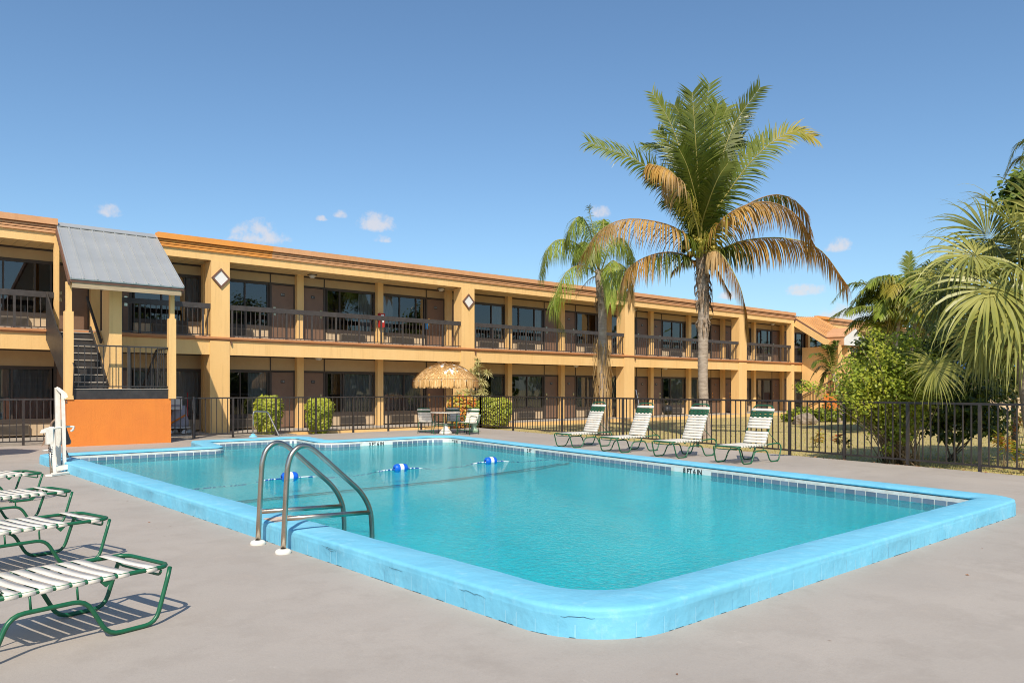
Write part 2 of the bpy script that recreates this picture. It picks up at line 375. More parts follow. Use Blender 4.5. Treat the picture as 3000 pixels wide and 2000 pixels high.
deck_edge = [(-30, -25), (13.2, -4.2)] + [(x - .10, y) for x, y in reversed(FC)] + [(17.9, 22.35), (-30, 22.6)]
deck_hole = [tuple(p) for p in inset([Vector((p.x, p.y)) for p in outer], .03)]
fill('pool_deck', deck_edge, [deck_hole], 0.0, M['deck'])
# edge of the slab towards the lawn
mb = MB(); e = deck_edge[1:]
for (x0, y0), (x1, y1) in zip(e, e[1:]):
    mb.add([(x0, y0, -.16), (x1, y1, -.16), (x1, y1, -.002), (x0, y0, -.002)], [(0, 1, 2, 3)])
tag(mb.build('pool_deck_edge', M['concrete']), kind='structure')
# side strip of concrete between the fence and the walkway on the left, lawn on the right
lawn = [(18.6, 22.7)] + [(x + .22, y) for x, y in FC] + [(13.9, -6), (60, -20), (90, 30), (90, 24.0), (19.2, 24.0)]
lawn = [(x + .22, y) for x, y in FC] + [(13.9, -6), (60, -20), (90, 24.0), (19.0, 24.0), (18.4, 22.5)]
fill('lawn', lawn, [], LAWN_Z, M['grass_soil'])
bed = [(-30, 22.62), (17.9, 22.37), (18.35, 22.7), (19.0, 24.0), (-30, 24.0)]
fill('planting_strip', bed, [], LAWN_Z + .004, M['concrete'])
mul = [(x - .09, y) for x, y in FC] + [(x + .42 + .07 * math.sin(y * 5), y) for x, y in reversed(FC)]
fill('mulch_bed', mul, [], LAWN_Z + .04, M['soil'])
# walkway in front of the rooms
wb = MB().box(-30, 90, 24.02, 27.2, -.3, .04); wk = wb.build('walkway', M['concrete']); tag(wk, kind='structure')
MB_ap = MB().box(-30, 11.1, 22.63, 24.015, -.3, .006); tag(MB_ap.build('apron', M['concrete']), kind='structure')
wc = MB().box(11.1, 90, 24.00, 24.018, -.3, .035); tag(wc.build('walkway_kerb', M['stucco']), kind='structure')

# grass blades: one carpet
random.seed(4)
mb = MB()
for i in range(36000):
    d = 13.0 + 34 * random.random() ** 2.2
    px = random.uniform(1390, 3080)
    a = (fw + rt * ((px - 1500) / 2290)) * d
    # right of the fence line only
    x, y = a.x, a.y
    if y > 23.7: continue
    lx = None
    for (x0, y0), (x1, y1) in zip(FC, FC[1:]):
        if y1 <= y <= y0: lx = x0 + (x1 - x0) * (y - y0) / (y1 - y0); break
    if lx is None or x < lx + .45: continue
    h = random.uniform(.02, .055); w = random.uniform(.004, .008) * (1 + d / 30); an = random.uniform(0, 6.28); le = random.uniform(-.03, .03)
    c, s = math.cos(an), math.sin(an)
    mb.add([(x - c * w, y - s * w, LAWN_Z), (x + c * w, y + s * w, LAWN_Z), (x + le, y + le * c, LAWN_Z + h)], [(0, 1, 2)])
tag(mb.build('lawn_grass', M['blade'], recalc=False), 'short dry grass of the lawn beyond the fence', 'grass', kind='stuff')

# ---------------------------------------------------------------- swimming pool
def coping_mat():
    m = mat('blue_coping_paint', (.205, .565, .745), .62, spec=.35, scale=2.2, col2=(.155, .50, .69), lo=.3, hi=.75)
    t = m.node_tree; L = t.links; p = [n for n in t.nodes if n.type == 'BSDF_PRINCIPLED'][0]
    tcn = [n for n in t.nodes if n.type == 'TEX_COORD'][0]
    src = p.inputs['Base Color'].links[0].from_socket
    n = t.nodes.new('ShaderNodeTexNoise'); n.inputs['Scale'].default_value = 7; n.inputs['Detail'].default_value = 8; n.inputs['Roughness'].default_value = .75; L.new(tcn.outputs['Object'], n.inputs['Vector'])
    r = t.nodes.new('ShaderNodeMapRange'); r.inputs['From Min'].default_value = .54; r.inputs['From Max'].default_value = .70; r.inputs['To Max'].default_value = .5; L.new(n.outputs['Fac'], r.inputs['Value'])
    x = t.nodes.new('ShaderNodeMix'); x.data_type = 'RGBA'; L.new(r.outputs[0], x.inputs['Factor']); L.new(src, x.inputs['A']); x.inputs['B'].default_value = (.34, .66, .80, 1)
    L.new(x.outputs['Result'], p.inputs['Base Color'])
    n2 = t.nodes.new('ShaderNodeTexNoise'); n2.inputs['Scale'].default_value = 14; n2.inputs['Detail'].default_value = 7; L.new(tcn.outputs['Object'], n2.inputs['Vector'])
    n3 = t.nodes.new('ShaderNodeTexNoise'); n3.inputs['Scale'].default_value = 3; n3.inputs['Detail'].default_value = 3; L.new(tcn.outputs['Object'], n3.inputs['Vector'])
    b = t.nodes.new('ShaderNodeBump'); b.inputs['Strength'].default_value = .4; b.inputs['Distance'].default_value = .012; L.new(n2.outputs['Fac'], b.inputs['Height'])
    b2 = t.nodes.new('ShaderNodeBump'); b2.inputs['Strength'].default_value = .55; b2.inputs['Distance'].default_value = .05; L.new(n3.outputs['Fac'], b2.inputs['Height']); L.new(b2.outputs[0], b.inputs['Normal'])
    L.new(b.outputs[0], p.inputs['Normal'])
    return m
M['coping'] = coping_mat()
M['crack'] = mat('crack_dark', (.035, .09, .12), .9)
M['tile'] = [mat('blue_tile_a', (.165, .205, .275), .18), mat('blue_tile_b', (.205, .25, .325), .18), mat('blue_tile_c', (.135, .175, .24), .2)]
M['grout'] = mat('white_grout', (.78, .75, .70), .7, scale=9, col2=(.62, .57, .50))
M['pool_blue'] = mat('pool_plaster', (.34, .76, .80), .7, scale=1.6, col2=(.26, .66, .71))
M['pool_line'] = mat('dark_floor_tile', (.002, .006, .015), .4)

pool = empty('swimming_pool', (8, 10, 0), label='sky blue rimmed swimming pool with blue waterline tiles and a step inlet', cat='swimming pool')
N = len(outer)
WZ = .018          # water level
# raised coping: outer face, rounded shoulder, top, nose over the tile
rings = []
def mixr(a, b, k): return [pa.lerp(pb, k) for pa, pb in zip(a, b)]
prof = [(0.0, -.03), (0.0, .118), (.002, .126), (.015, .140), (.010, .150), (.03, .166), (.10, .172), (.5, .174), (.93, .168), (.99, .158), (1.0, .145), (.985, .128), (.90, .124)]
def wob(p, k, zz):
    a = noise.noise(Vector((p.x * 1.3, p.y * 1.3, k * 3.0))) * .006 + noise.noise(Vector((p.x * 6, p.y * 6, k))) * .004
    if .12 < zz < .155 and k == 1: a = -max(0, noise.noise(Vector((p.x * 2.1, p.y * 2.1, 5.0))) * .004 + noise.noise(Vector((p.x * 9, p.y * 9, 2.0))) * .003)
    return a if zz > .1 else 0
vs = []; fs = []
# denser ring so that the rim can be a little uneven
def dens(ring_o, ring_i, step=.12):
    o, i = [], []
    n = len(ring_o)
    for k in range(n):
        a, b = ring_o[k], ring_o[(k + 1) % n]; c, d = ring_i[k], ring_i[(k + 1) % n]
        q = max(1, int((b - a).length / step))
        for j in range(q): o.append(a.lerp(b, j / q)); i.append(c.lerp(d, j / q))
    return o, i
do, di = dens(outer, inner)
nn = len(do)
for k, (f, z) in enumerate(prof):
    for a, b in zip(do, di):
        p = a.lerp(b, f); w = wob(p, 1 if k < 6 else 2, z)
        d = (b - a).normalized()
        vs.append((p.x + d.x * w, p.y + d.y * w, z + w * .6))
for k in range(len(prof) - 1):
    for i in range(nn): fs.append((k * nn + i, k * nn + (i + 1) % nn, (k + 1) * nn + (i + 1) % nn, (k + 1) * nn + i))
MB().add(vs, fs, 0, True).build('coping', M['coping'], pool)
# painted blocks of the outer face: thin vertical joints, and cracks under the shoulder
mb = MB(); random.seed(8)
per = 0; nxt = .1
for i in range(len(outer)):
    a, b = outer[i], outer[(i + 1) % len(outer)]; l = (b - a).length; d = (b - a).normalized(); nrm_ = Vector((d.y, -d.x))
    while nxt < per + l:
        p = a + d * (nxt - per)
        if p.y < 9:
            h = random.uniform(.07, .118); w = random.choice((.0025, .004, .006))
            q = p + nrm_ * .0015
            mb.add([(q.x - d.x * w, q.y - d.y * w, .0), (q.x + d.x * w, q.y + d.y * w, .0), (q.x + d.x * w * .6, q.y + d.y * w * .6, h), (q.x - d.x * w * .6, q.y - d.y * w * .6, h)], [(0, 1, 2, 3)])
        nxt += random.choice((.10, .15, .20, .20, .30))
    per += l
M['joint'] = mat('joint_paint', (.27, .61, .765), .6)
tag(mb.build('block_joint', M['joint'], pool), kind='stuff')
mb = MB()
def crack(i0, L, z0, dz):
    """a jagged dark crack along the outer face starting at arc length i0"""
    per = 0; pts = []
    for i in range(len(outer)):
        a, b = outer[i], outer[(i + 1) % len(outer)]; l = (b - a).length; d = (b - a).normalized(); nr = Vector((d.y, -d.x))
        s = 0
        while s < l:
            q = per + s
            if i0 <= q <= i0 + L:
                t = (q - i0) / L; p = a + d * s + nr * .0042
                pts.append((p, z0 + dz * t + random.uniform(-.006, .006), .0011 * math.sin(math.pi * min(1, max(.05, t))) + .0004))
            s += .022
        per += l
    for (p, z, w), (p2, z2, w2) in zip(pts, pts[1:]):
        mb.add([(p.x, p.y, z - w), (p2.x, p2.y, z2 - w2), (p2.x, p2.y, z2 + w2), (p.x, p.y, z + w)], [(0, 1, 2, 3)])
tot = sum((outer[(i + 1) % len(outer)] - outer[i]).length for i in range(len(outer)))
for a, l, z, dz in ((tot - 2.45, .26, .124, -.012), (tot - 2.40, .17, .108, -.008), (tot - 1.45, .2, .122, -.004), (tot - .62, .3, .12, -.008), (.25, .22, .118, .003)): crack(a, l, z, dz)
# gap at the foot of the rim
per = 0
for i in range(len(outer)):
    a, b = outer[i], outer[(i + 1) % len(outer)]; l = (b - a).length; d = (b - a).normalized(); nr = Vector((d.y, -d.x)); s = 0
    while s < l:
        if random.random() < .5:
            w = random.uniform(.03, .12); p, q = a + d * s + nr * .002, a + d * min(l, s + w) + nr * .002; h = random.uniform(.001, .004)
            mb.add([(p.x, p.y, .001), (q.x, q.y, .001), (q.x, q.y, .001 + h), (p.x, p.y, .001 + h)], [(0, 1, 2, 3)])
        s += random.uniform(.05, .16)
tag(mb.build('hairline_crack', M['crack'], pool), kind='stuff')
# waterline wall: white grout band with one row of blue tiles, markers left white
mb = MB(); W = wallp; n = len(W)
mb.add([(p.x, p.y, z) for z in (-.10, .1235) for p in W], [(i, (i + 1) % n, n + (i + 1) % n, n + i) for i in range(n)])
mb.build('waterline_wall', M['grout'], pool)
markers = []   # (centre, along, half length, text)
tiles = MB(); random.seed(3)
def wall_at(s):
    per = 0
    for i in range(n):
        a, b = W[i], W[(i + 1) % n]; l = (b - a).length
        if per + l >= s: d = (b - a).normalized(); return a + d * (s - per), d
        per += l
    return W[0], (W[1] - W[0]).normalized()
totw = sum((W[(i + 1) % n] - W[i]).length for i in range(n))
def near_s(pt):
    best = (9e9, 0); s = 0
    while s < totw:
        p, d = wall_at(s); q = (p - Vector(pt)).length
        if q < best[0]: best = (q, s)
        s += .05
    return best[1]
MK = [((9.95 + .35, 16.70), .40, '3 FT 6 IN'), ((12.15, 16.2), .36, '3 FT 6 IN'), ((11.65, 12.55), .20, '5 FT'), ((10.72, 7.66), .43, '8 FT 6 IN')]
MKs = []
for pt, hl, tx in MK: MKs.append((near_s(pt), hl, tx))
s = .0
while s < totw - .1:
    p, d = wall_at(s + .076); nr = Vector((-d.y, d.x))
    if any(abs(s + .076 - ms) < hl + .05 for ms, hl, _ in MKs):
        if tiles.v: tiles.build('waterline_tile', M['tile'], pool, recalc=False); tiles = MB()
    else:
        w = .069; a, b = p - d * w + nr * .003, p + d * w + nr * .003
        k = random.choice((0, 0, 1, 1, 2))
        tiles.add([(a.x, a.y, -.064), (b.x, b.y, -.064), (b.x, b.y, .078), (a.x, a.y, .078)], [(0, 1, 2, 3)], k)
    s += .152
tiles.build('waterline_tile', M['tile'], pool, recalc=False)
def text(name, body, size, loc, rot, m, parent=None, sx=1.0, ext=.0006, off=0.0):
    c = bpy.data.curves.new(name, 'FONT'); c.body = body; c.size = size; c.extrude = ext; c.offset = size * off; c.align_x = 'CENTER'; c.align_y = 'CENTER'
    tmp = bpy.data.objects.new(name, c); C.objects.link(tmp)
    dg = bpy.context.evaluated_depsgraph_get(); me = bpy.data.meshes.new_from_object(tmp.evaluated_get(dg)); bpy.data.objects.remove(tmp)
    me.materials.clear(); me.materials.append(m)
    o = bpy.data.objects.new(name, me); C.objects.link(o)
    o.location = loc; o.rotation_euler = rot; o.scale = (sx, 1, 1)
    if parent:
        o.parent = parent; o.location = Vector(loc) - parent.location
    return o
for ms, hl, tx in MKs:
    p, d = wall_at(ms); nr = Vector((-d.y, d.x)); q = p + nr * .006
    a, b = p - d * hl + nr * .003, p + d * hl + nr * .003
    MB().add([(a.x, a.y, -.07), (b.x, b.y, -.07), (b.x, b.y, .092), (a.x, a.y, .092)], [(0, 1, 2, 3)]).build('depth_marker', M['white'], pool)
    ang = math.atan2(-d.y, -d.x)
    text('depth_lettering', tx, .112, (q.x, q.y, .048), (R(90), 0, ang), M['black'], pool, .98 if len(tx) > 5 else .85, off=.03)
# shell: shallow floor behind, deep floor in front
mb = MB()
def floor_z(y): return -.21 if y > 10.7 else (-.21 - (10.7 - y) / 4.2 * .75 if y > 6.5 else -.96)
ysl = [17.0, 13.2, 8.0, 2.9]
base_in = [Vector(p) for p in POOL]; rg = []; QN = [max(1, int((W[(i + 1) % n] - W[i]).length / .5)) for i in range(n)]; nq = sum(QN)
for dd_ in (0, .06, .18, .36, .6, .9, 1.05):
    rr_ = [max(.06, r - (dd_ if i not in (3, 6) else -dd_)) for i, r in enumerate(R_IN)]
    pp_ = round_poly([tuple(p) for p in inset(base_in, CW + .008 + dd_)], rr_, 10); q_ = dd_ / 1.05
    pp_ = [pp_[i].lerp(pp_[(i + 1) % n], j / QN[i]) for i in range(n) for j in range(QN[i])]
    rg += [(p.x, p.y, -.06 + (floor_z(p.y) - .02 + .06) * math.sin(min(1, .18 + q_ * .82) * math.pi / 2) if dd_ else -.06) for p in pp_]
mb.add(rg, [(k * nq + i, k * nq + (i + 1) % nq, (k + 1) * nq + (i + 1) % nq, (k + 1) * nq + i) for k in range(6) for i in range(nq)], 0, True)
for y0, y1 in ((19.2, 10.7), (10.7, 6.5), (6.5, 2.6)):
    mb.add([(2.9, y0, floor_z(y0)), (14, y0, floor_z(y0)), (14, y1, floor_z(y1)), (2.9, y1, floor_z(y1))], [(0, 1, 2, 3)])
mb.build('pool_shell', M['pool_blue'], pool)
# dark break line across the floor and up the right wall
mb = MB(); lp = [Vector((3.3, 13.2, -.41)), Vector((11.0, 13.25, -.41))]
xr = 10.24 - .38 + (13.6 - 2.79) * .1823
lp = [Vector(p) for p in ((3.47, 10.80, -.08), (3.9, 10.83, -.17), (4.43, 10.86, -.185), (6.05, 10.92, -.185), (8.03, 10.98, -.185), (9.02, 11.14, -.185), (10.3, 11.36, -.18), (10.95, 11.38, -.15), (11.24, 11.24, -.11), (11.30, 11.04, -.07))]
pv = None
for k in range(81):
    f = k / 80 * (len(lp) - 1); i_ = min(len(lp) - 2, int(f)); p = lp[i_].lerp(lp[i_ + 1], f - i_); q = lp[i_ + 1] - lp[i_]; d_ = Vector((-q.y, q.x, 0)).normalized() * .062
    c = (p - d_, p + d_)
    if pv: mb.add([pv[0], c[0], c[1], pv[1]], [(0, 1, 2, 3)])
    pv = c
mb.build('floor_line', M['pool_line'], pool)
# entry steps in the inlet, white tread edges
mb = MB()
for k in range(3): mb.box(6.4, 9.7, 18.7 - .42 * (k + 1), 18.8, -.45, -.08 - .12 * k)
mb.build('entry_step', M['pool_blue'], pool)

def water_mat():
    m = bpy.data.materials.new('pool_water'); t = nodes_of(m); L = t.links
    o = t.nodes.new('ShaderNodeOutputMaterial'); g = t.nodes.new('ShaderNodeBsdfGlossy'); tr = t.nodes.new('ShaderNodeBsdfTransparent')
    g.inputs['Roughness'].default_value = .02; tr.inputs['Color'].default_value = (.20, .95, 1.0, 1)
    df = t.nodes.new('ShaderNodeBsdfDiffuse'); df.inputs['Color'].default_value = (.004, .68, .77, 1)     # light scattered back by the water itself
    body = t.nodes.new('ShaderNodeMixShader'); body.inputs[0].default_value = .32; L.new(tr.outputs[0], body.inputs[1]); L.new(df.outputs[0], body.inputs[2])
    tcn = t.nodes.new('ShaderNodeTexCoord')
    def nz(sc, st, det=3):
        mp = t.nodes.new('ShaderNodeMapping'); mp.inputs['Scale'].default_value = st; L.new(tcn.outputs['Object'], mp.inputs[0])
        n = t.nodes.new('ShaderNodeTexNoise'); n.inputs['Scale'].default_value = sc; n.inputs['Detail'].default_value = det; n.inputs['Distortion'].default_value = .6; L.new(mp.outputs[0], n.inputs['Vector']); return n.outputs['Fac']
    b1 = t.nodes.new('ShaderNodeBump'); b1.inputs['Strength'].default_value = .75; b1.inputs['Distance'].default_value = .010; L.new(nz(27, (1, 1, 1), 4), b1.inputs['Height'])
    b2 = t.nodes.new('ShaderNodeBump'); b2.inputs['Strength'].default_value = .17; b2.inputs['Distance'].default_value = .03; L.new(nz(3.2, (1, 1, 1), 2), b2.inputs['Height']); L.new(b1.outputs[0], b2.inputs['Normal'])
    L.new(b2.outputs[0], g.inputs['Normal'])
    f = t.nodes.new('ShaderNodeFresnel'); f.inputs['IOR'].default_value = 1.33; L.new(b2.outputs[0], f.inputs['Normal'])
    mu = t.nodes.new('ShaderNodeMath'); mu.operation = 'MULTIPLY'; mu.inputs[1].default_value = .84; L.new(f.outputs[0], mu.inputs[0])
    ms = t.nodes.new('ShaderNodeMixShader'); L.new(mu.outputs[0], ms.inputs[0]); L.new(body.outputs[0], ms.inputs[1]); L.new(g.outputs[0], ms.inputs[2]); L.new(ms.outputs[0], o.inputs[0])
    b3 = t.nodes.new('ShaderNodeBump'); b3.inputs['Strength'].default_value = 1.0; b3.inputs['Distance'].default_value = .14; L.new(nz(15, (1, 1, 1), 4), b3.inputs['Height']); L.new(b3.outputs[0], df.inputs['Normal'])
    return m
M['water'] = water_mat()
fill('water', [(p.x, p.y) for p in W], [], WZ, M['water'])
# ---------------------------------------------------------------- motel
bld = empty('motel_building', (24, 27, 0), label='long two storey yellow motel with orange roof band and brown balcony railings', cat='motel')
XL, XR = -8.0, 74.0
BAYS = [(XL, 4.90), (7.49, 44.62), (47.35, XR)]      # roof band and yellow fascia stop at the two stair roofs
# corridor wall, floors, roof slab, soffits
mb = MB()
mb.box(XL, XR, VW + .10, VW + .22, -.2, 5.9)
P0 = 9.39; UN = 3.278
K0, K1 = -5, 18
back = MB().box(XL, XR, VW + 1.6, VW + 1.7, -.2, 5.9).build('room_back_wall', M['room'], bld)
MB().box(XL, XR, VF + .20, VW + .1, 2.94, 3.08).build('balcony_floor', M['concrete'], bld)
MB().box(XL, XR, VF + .201, VW + .1, 2.55, 2.57).build('lower_soffit', M['soffit'], bld)
MB().box(XL, XR, VF + .16, VW + .1, 5.435, 5.46).build('upper_soffit', M['soffit'], bld)
mb = MB()
x = XL
while x < XR:   # grooves of the soffit boards
    mb.box(x, x + .012, VF + .20, VW - .05, 5.431, 5.4345); x += .30
mb.build('soffit_groove', M['transom'], bld)
MB().box(XL, XR, VF + .14, VF + 9, 5.88, 5.93).build('roof', M['concrete'], bld)
# stairs break the front edge
for a, b in BAYS:
    MB().box(a, b, VF, VF + .16, 5.41, 5.70).build('fascia_board', M['stucco'], bld)
def band(a, b, m):
    mb = MB()
    # profile (v, z): plain upper band, then three stepped ribs under it
    prof = [(VF - .03, 5.672), (VF - .06, 5.676), (VF - .06, 5.735), (VF - .02, 5.738), (VF - .02, 5.752), (VF - .075, 5.755), (VF - .075, 5.798), (VF - .03, 5.801), (VF - .03, 5.816), (VF - .09, 5.819), (VF - .09, 5.862), (VF - .03, 5.866), (VF - .03, 5.888), (VF - .15, 5.892), (VF - .15, 6.06), (VF + .13, 6.06), (VF + .13, 5.672)]
    mb.prism(prof, a, b, 'x'); return mb.build('roof_band', m, bld)
band(XL, 4.86, M['band_old']); band(7.47, 11.05, M['band_new']); band(11.052, 44.60, M['band_old']); band(47.33, 49.0, M['band_new']); band(49.002, XR, M['band_old'])
# balcony edge: yellow beam with the orange moulding on top
MB().box(XL, XR, VF + .02, VF + .20, 2.48, 2.93).build('balcony_beam', M['stucco'], bld)
mb = MB(); prof = [(VF + .015, 2.925), (VF - .03, 2.935), (VF - .03, 2.965), (VF - .065, 2.975), (VF - .065, 3.03), (VF + .03, 3.045), (VF + .22, 3.045), (VF + .22, 2.935)]
mb.prism(prof, XL, XR, 'x'); mb.build('balcony_moulding', M['trim'], bld)
# piers
COLS = [(-10.4 + 9.85 * 1, .62), (9.05, .62), (18.88, .68), (28.72, .74), (38.55, .78), (58.3, .8), (68.2, .8)]
for x, w in COLS:
    mb = MB().box(x, x + w, VF - .015, VF + .50, .0, 2.92)
    mb.box(x + .035, x + w - .0, VF - .015, VF + .50, 3.02, 5.412)
    mb.build('pier', M['stucco'], bld)
for x0, x1 in ((4.80, 4.92), (44.30, 44.62)):
    MB().box(x0, x1, VF - .012, VF + .12 + (.2 if x0 > 9 else 0), 0 if x0 > 9 else 2.9, 5.62).build('corner_post', M['stucco'], bld)
# corridor pilasters between the rooms
for k in range(K0, K1):
    x = P0 + UN * k
    for z0, z1 in ((.04, 2.552), (3.08, 5.437)):
        MB().box(x - .125, x + .125, VW - .17, VW + .09, z0, z1).build('pilaster', M['stucco'], bld)
# rooms: door, window, panels, air conditioner
random.seed(21)
def door(x0, x1, z0, num, flip):
    d = MB().box(x0, x1, VW + .03, VW + .075, z0 + .02, z0 + 1.93).build('door', M['door'], bld)
    c = (x0 + x1) / 2
    pl = MB().box(c - .07, c + .07, VW + .018, VW + .029, z0 + 1.56, z0 + 1.66)
    pl.build('number_plate', M['black'], d)
    t = text('room_number', num, .075, (c, VW + .0155, z0 + 1.61), (R(90), 0, 0), M['white'])
    t.parent = d; t.location = Vector(t.location) - bld.location
    hx = x1 - .10 if flip else x0 + .10
    MB().box(hx - .045, hx + .045, VW + .012, VW + .029, z0 + .86, z0 + .97).box(hx - .03, hx + .03, VW - .01, VW + .012, z0 + .90, z0 + .93).build('lock', M['plate'], d)
    MB().box(hx - .045, hx + .045, VW + .012, VW + .029, z0 + 1.06, z0 + 1.16).build('deadbolt', M['plate'], d)
    return d
def window(x0, x1, z0, z1, cuts, curt, style):
    fr = MB(); g = .035
    fr.box(x0, x1, VW + .005, VW + .06, z0, z0 + .045).box(x0, x1, VW + .005, VW + .06, z1 - .045, z1)
    for x in [x0] + cuts + [x1 - .04]: fr.box(x, x + .04, VW + .004, VW + .062, z0 + .045, z1 - .045)
    f = fr.build('window', M['door_frame'], bld)
    MB().add([(x0, VW + .045, z0), (x1, VW + .045, z0), (x1, VW + .045, z1), (x0, VW + .045, z1)], [(0, 1, 2, 3)]).build('pane', M['glass'], f, recalc=False)
    for a, b, m in curt:
        cm = MB(); q = max(4, int((b - a) / .045)); pts = []
        for j in range(q + 1): pts.append((a + (b - a) * j / q, VW + .12 + .025 * math.sin(j * 2.1) + random.uniform(-.006, .006)))
        for (ax, ay), (bx, by) in zip(pts, pts[1:]): cm.add([(ax, ay, z0 - .3), (bx, by, z0 - .3), (bx, by, z1 + .02), (ax, ay, z1 + .02)], [(0, 1, 2, 3)], 0, True)
        cm.build('curtain', M[m], f)
    return f
def ac(x0, x1, z0, z1):
    mb = MB().box(x0, x1, VW - .10, VW + .06, z0, z1)
    k = z0 + .05
    lv = MB()
    while k < z1 - .05: lv.box(x0 + .02, x1 - .02, VW - .108, VW - .1005, k, k + .012); k += .03
    a = mb.build('air_conditioner', M['ac'], bld, bevel=.008); lv.build('louvre', M['ac_dark'], a)
CUR = {}
for fl, (z0, ztop) in enumerate(((.06, 2.552), (3.09, 5.437))):
    for k in range(K0, K1):
        a, b = P0 + UN * k + .125, P0 + UN * (k + 1) - .125
        wd_ = (k % 2 == 0)                   # window first, door second; the next room mirrored
        dx0, dx1 = (b - .86, b - .04) if wd_ else (a + .04, a + .86)
        wx0, wx1 = (a + .03, b - .98) if wd_ else (a + .98, b - .03)
        s0, s1 = z0 + .46, z0 + 1.95
        # wall strips round the openings
        w = MB()
        w.box(a, b, VW + .03, VW + .10, z0 + 2.0, ztop - .06)                      # transom panel
        w.build('transom_panel', M['transom'], bld)
        w = MB()
        w.box(a, b, VW + .012, VW + .10, z0 + 1.945, z0 + 2.0).box(a, b, VW + .012, VW + .10, ztop - .06, ztop)
        w.box(a, a + .045, VW + .014, VW + .099, z0, z0 + 1.945).box(b - .045, b, VW + .014, VW + .099, z0, z0 + 1.945)
        mxx = dx0 - .08 if wd_ else dx1
        w.box(mxx, mxx + .08, VW + .010, VW + .099, z0, z0 + 1.945)
        w.box(mxx + .02, mxx + .06, VW + .012, VW + .099, z0 + 2.0, ztop - .06)
        w.box(wx0, wx1, VW - .01, VW + .10, s0 - .09, s0 - .002)                   # sill
        w.box(wx0 - .03, wx1 + .03, VW + .11, VW + .2, z0 - .02, s0 - .1)
        w.build('wall_frame', M['door_frame'], bld)
        MB().box(wx0, wx1, VW + .02, VW + .10, z0 + .02, s0 - .09).build('panel', M['panel'], bld)
        num = str((101 if fl == 0 else 201) + k + 9)
        door(dx0, dx1, z0, num, flip=not wd_)
        L_ = wx1 - wx0
        if fl == 1:
            cuts = [wx0 + L_ * .40, wx0 + L_ * .78] if k % 3 else [wx0 + L_ * (.58 if wd_ else .27)]
            cu = [[(wx0 + L_ * .76, wx1, 'curtain_dark')], [(wx0 + .02, wx0 + L_ * .3, 'curtain_dark')], [(wx0 + L_ * .7, wx1, 'curtain')], []][(k * 7 + 3) % 4]
        else:
            cuts = [wx0 + L_ * .33] if k % 2 else [wx0 + L_ * .5]
            cu = [[(wx0 + .02, wx0 + L_ * .28, 'curtain_dark'), (wx0 + L_ * .66, wx1, 'curtain_dark')], [(wx0 + L_ * .3, wx1, 'curtain_dark')], [(wx0 + .02, wx1, 'curtain_dark')]][(k + 9) % 3]
        if fl == 1 and k == 3: cuts = [wx0 + L_ * .62]; cu = [(wx0 + L_ * .64, wx1, 'curtain')]
        if fl == 1 and k == 4: cuts = [wx0 + L_ * .25, wx0 + L_ * .72]; cu = [(wx0 + L_ * .74, wx1, 'curtain')]
        if fl == 1 and k == 1: cuts = [wx0 + L_ * .26]; cu = [(wx0 + L_ * .68, wx1 - .02, 'curtain_dark')]
        window(wx0, wx1, s0, s1, cuts, cu, fl)
        c = wx0 + L_ * (.52 if not wd_ else .45)
        ac(c - .52, c + .52, z0 + .04, s0 - .10)
# balcony railing, one section between each pair of piers
def railing(x0, x1):
    f = MB().box(x0, x1, VF + .03, VF + .085, 3.905, 4.065).build('railing', M['dark_paint'], bld, bevel=.006)
    b = MB().box(x0, x1, VF + .045, VF + .07, 3.085, 3.112)
    k = 0; x = x0 + .10
    while x < x1 - .05:
        if k % 6 == 0: b.box(x - .03, x + .03, VF + .035, VF + .08, 3.045, 3.904)
        else: b.box(x - .010, x + .010, VF + .048, VF + .068, 3.112, 3.904)
        x += .153; k += 1
    b.build('baluster_panel', M['dark_paint'], f)
for x0, x1 in ((XL, -.57), (.10, 4.80), (6.0, 9.10), (9.67, 18.93), (19.56, 28.77), (29.46, 38.60), (39.33, 44.30), (44.62, 45.55), (47.4, 58.3), (59.1, 68.2)): railing(x0, x1)
# ceiling lights of the corridor
M['lamp_glass'] = mat('lamp_glass', (.62, .58, .50), .3)
for x, z in ((12.95, 5.437), (18.55, 5.437), (30.5, 5.437), (37.0, 5.437), (43.6, 5.437), (13.2, 2.552), (18.5, 2.552), (26.3, 2.552), (33.0, 2.552), (39.8, 2.552)):
    l = MB().box(x - .14, x + .14, VF + .75, VF + .95, z - .035, z).build('ceiling_light', M['door_frame'], bld)
    MB().lathe([(.12, z - .034), (.11, z - .09), (.06, z - .13), (0, z - .135)], (x, VF + .85), 12).build('lamp_lens', M['lamp_glass'], l)
# extinguisher cabinet, door hanger
e = MB().box(15.82, 16.06, VW - .31, VW - .172, 3.75, 4.28).build('extinguisher_cabinet', M['red'], bld)
MB().box(15.88, 16.01, VW - .314, VW - .309, 3.93, 4.23).build('cabinet_window', M['white'], e)
e2 = MB().box(48.3, 48.5, VF - .2, VF - .05, 1.55, 2.1).build('extinguisher_cabinet', M['white'], bld)
MB().box(18.15, 18.26, VW + .0, VW + .012, 3.82, 4.05).build('door_hanger', M['blue_tag'], bld)
# diamond ornaments on the first two piers
for x, w in COLS[1:3]:
    c = x + w / 2 + .02; zc = 4.87; r = .295; r2 = .225
    y0, y1 = VF - .07, VF - .016
    o_ = [(c - r, zc), (c, zc - r * 1.05), (c + r, zc), (c, zc + r * 1.05)]; i_ = [(c - r2, zc), (c, zc - r2 * 1.05), (c + r2, zc), (c, zc + r2 * 1.05)]
    mb = MB()
    for k in range(4):
        q = (k + 1) % 4
        mb.prism([o_[k], o_[q], i_[q], i_[k]], y0, y1)
    d = mb.build('diamond_ornament', M['purlin'], bld)
    MB().prism(i_, y0 + .02, y1 - .004).build('diamond_panel', M['white'], d)
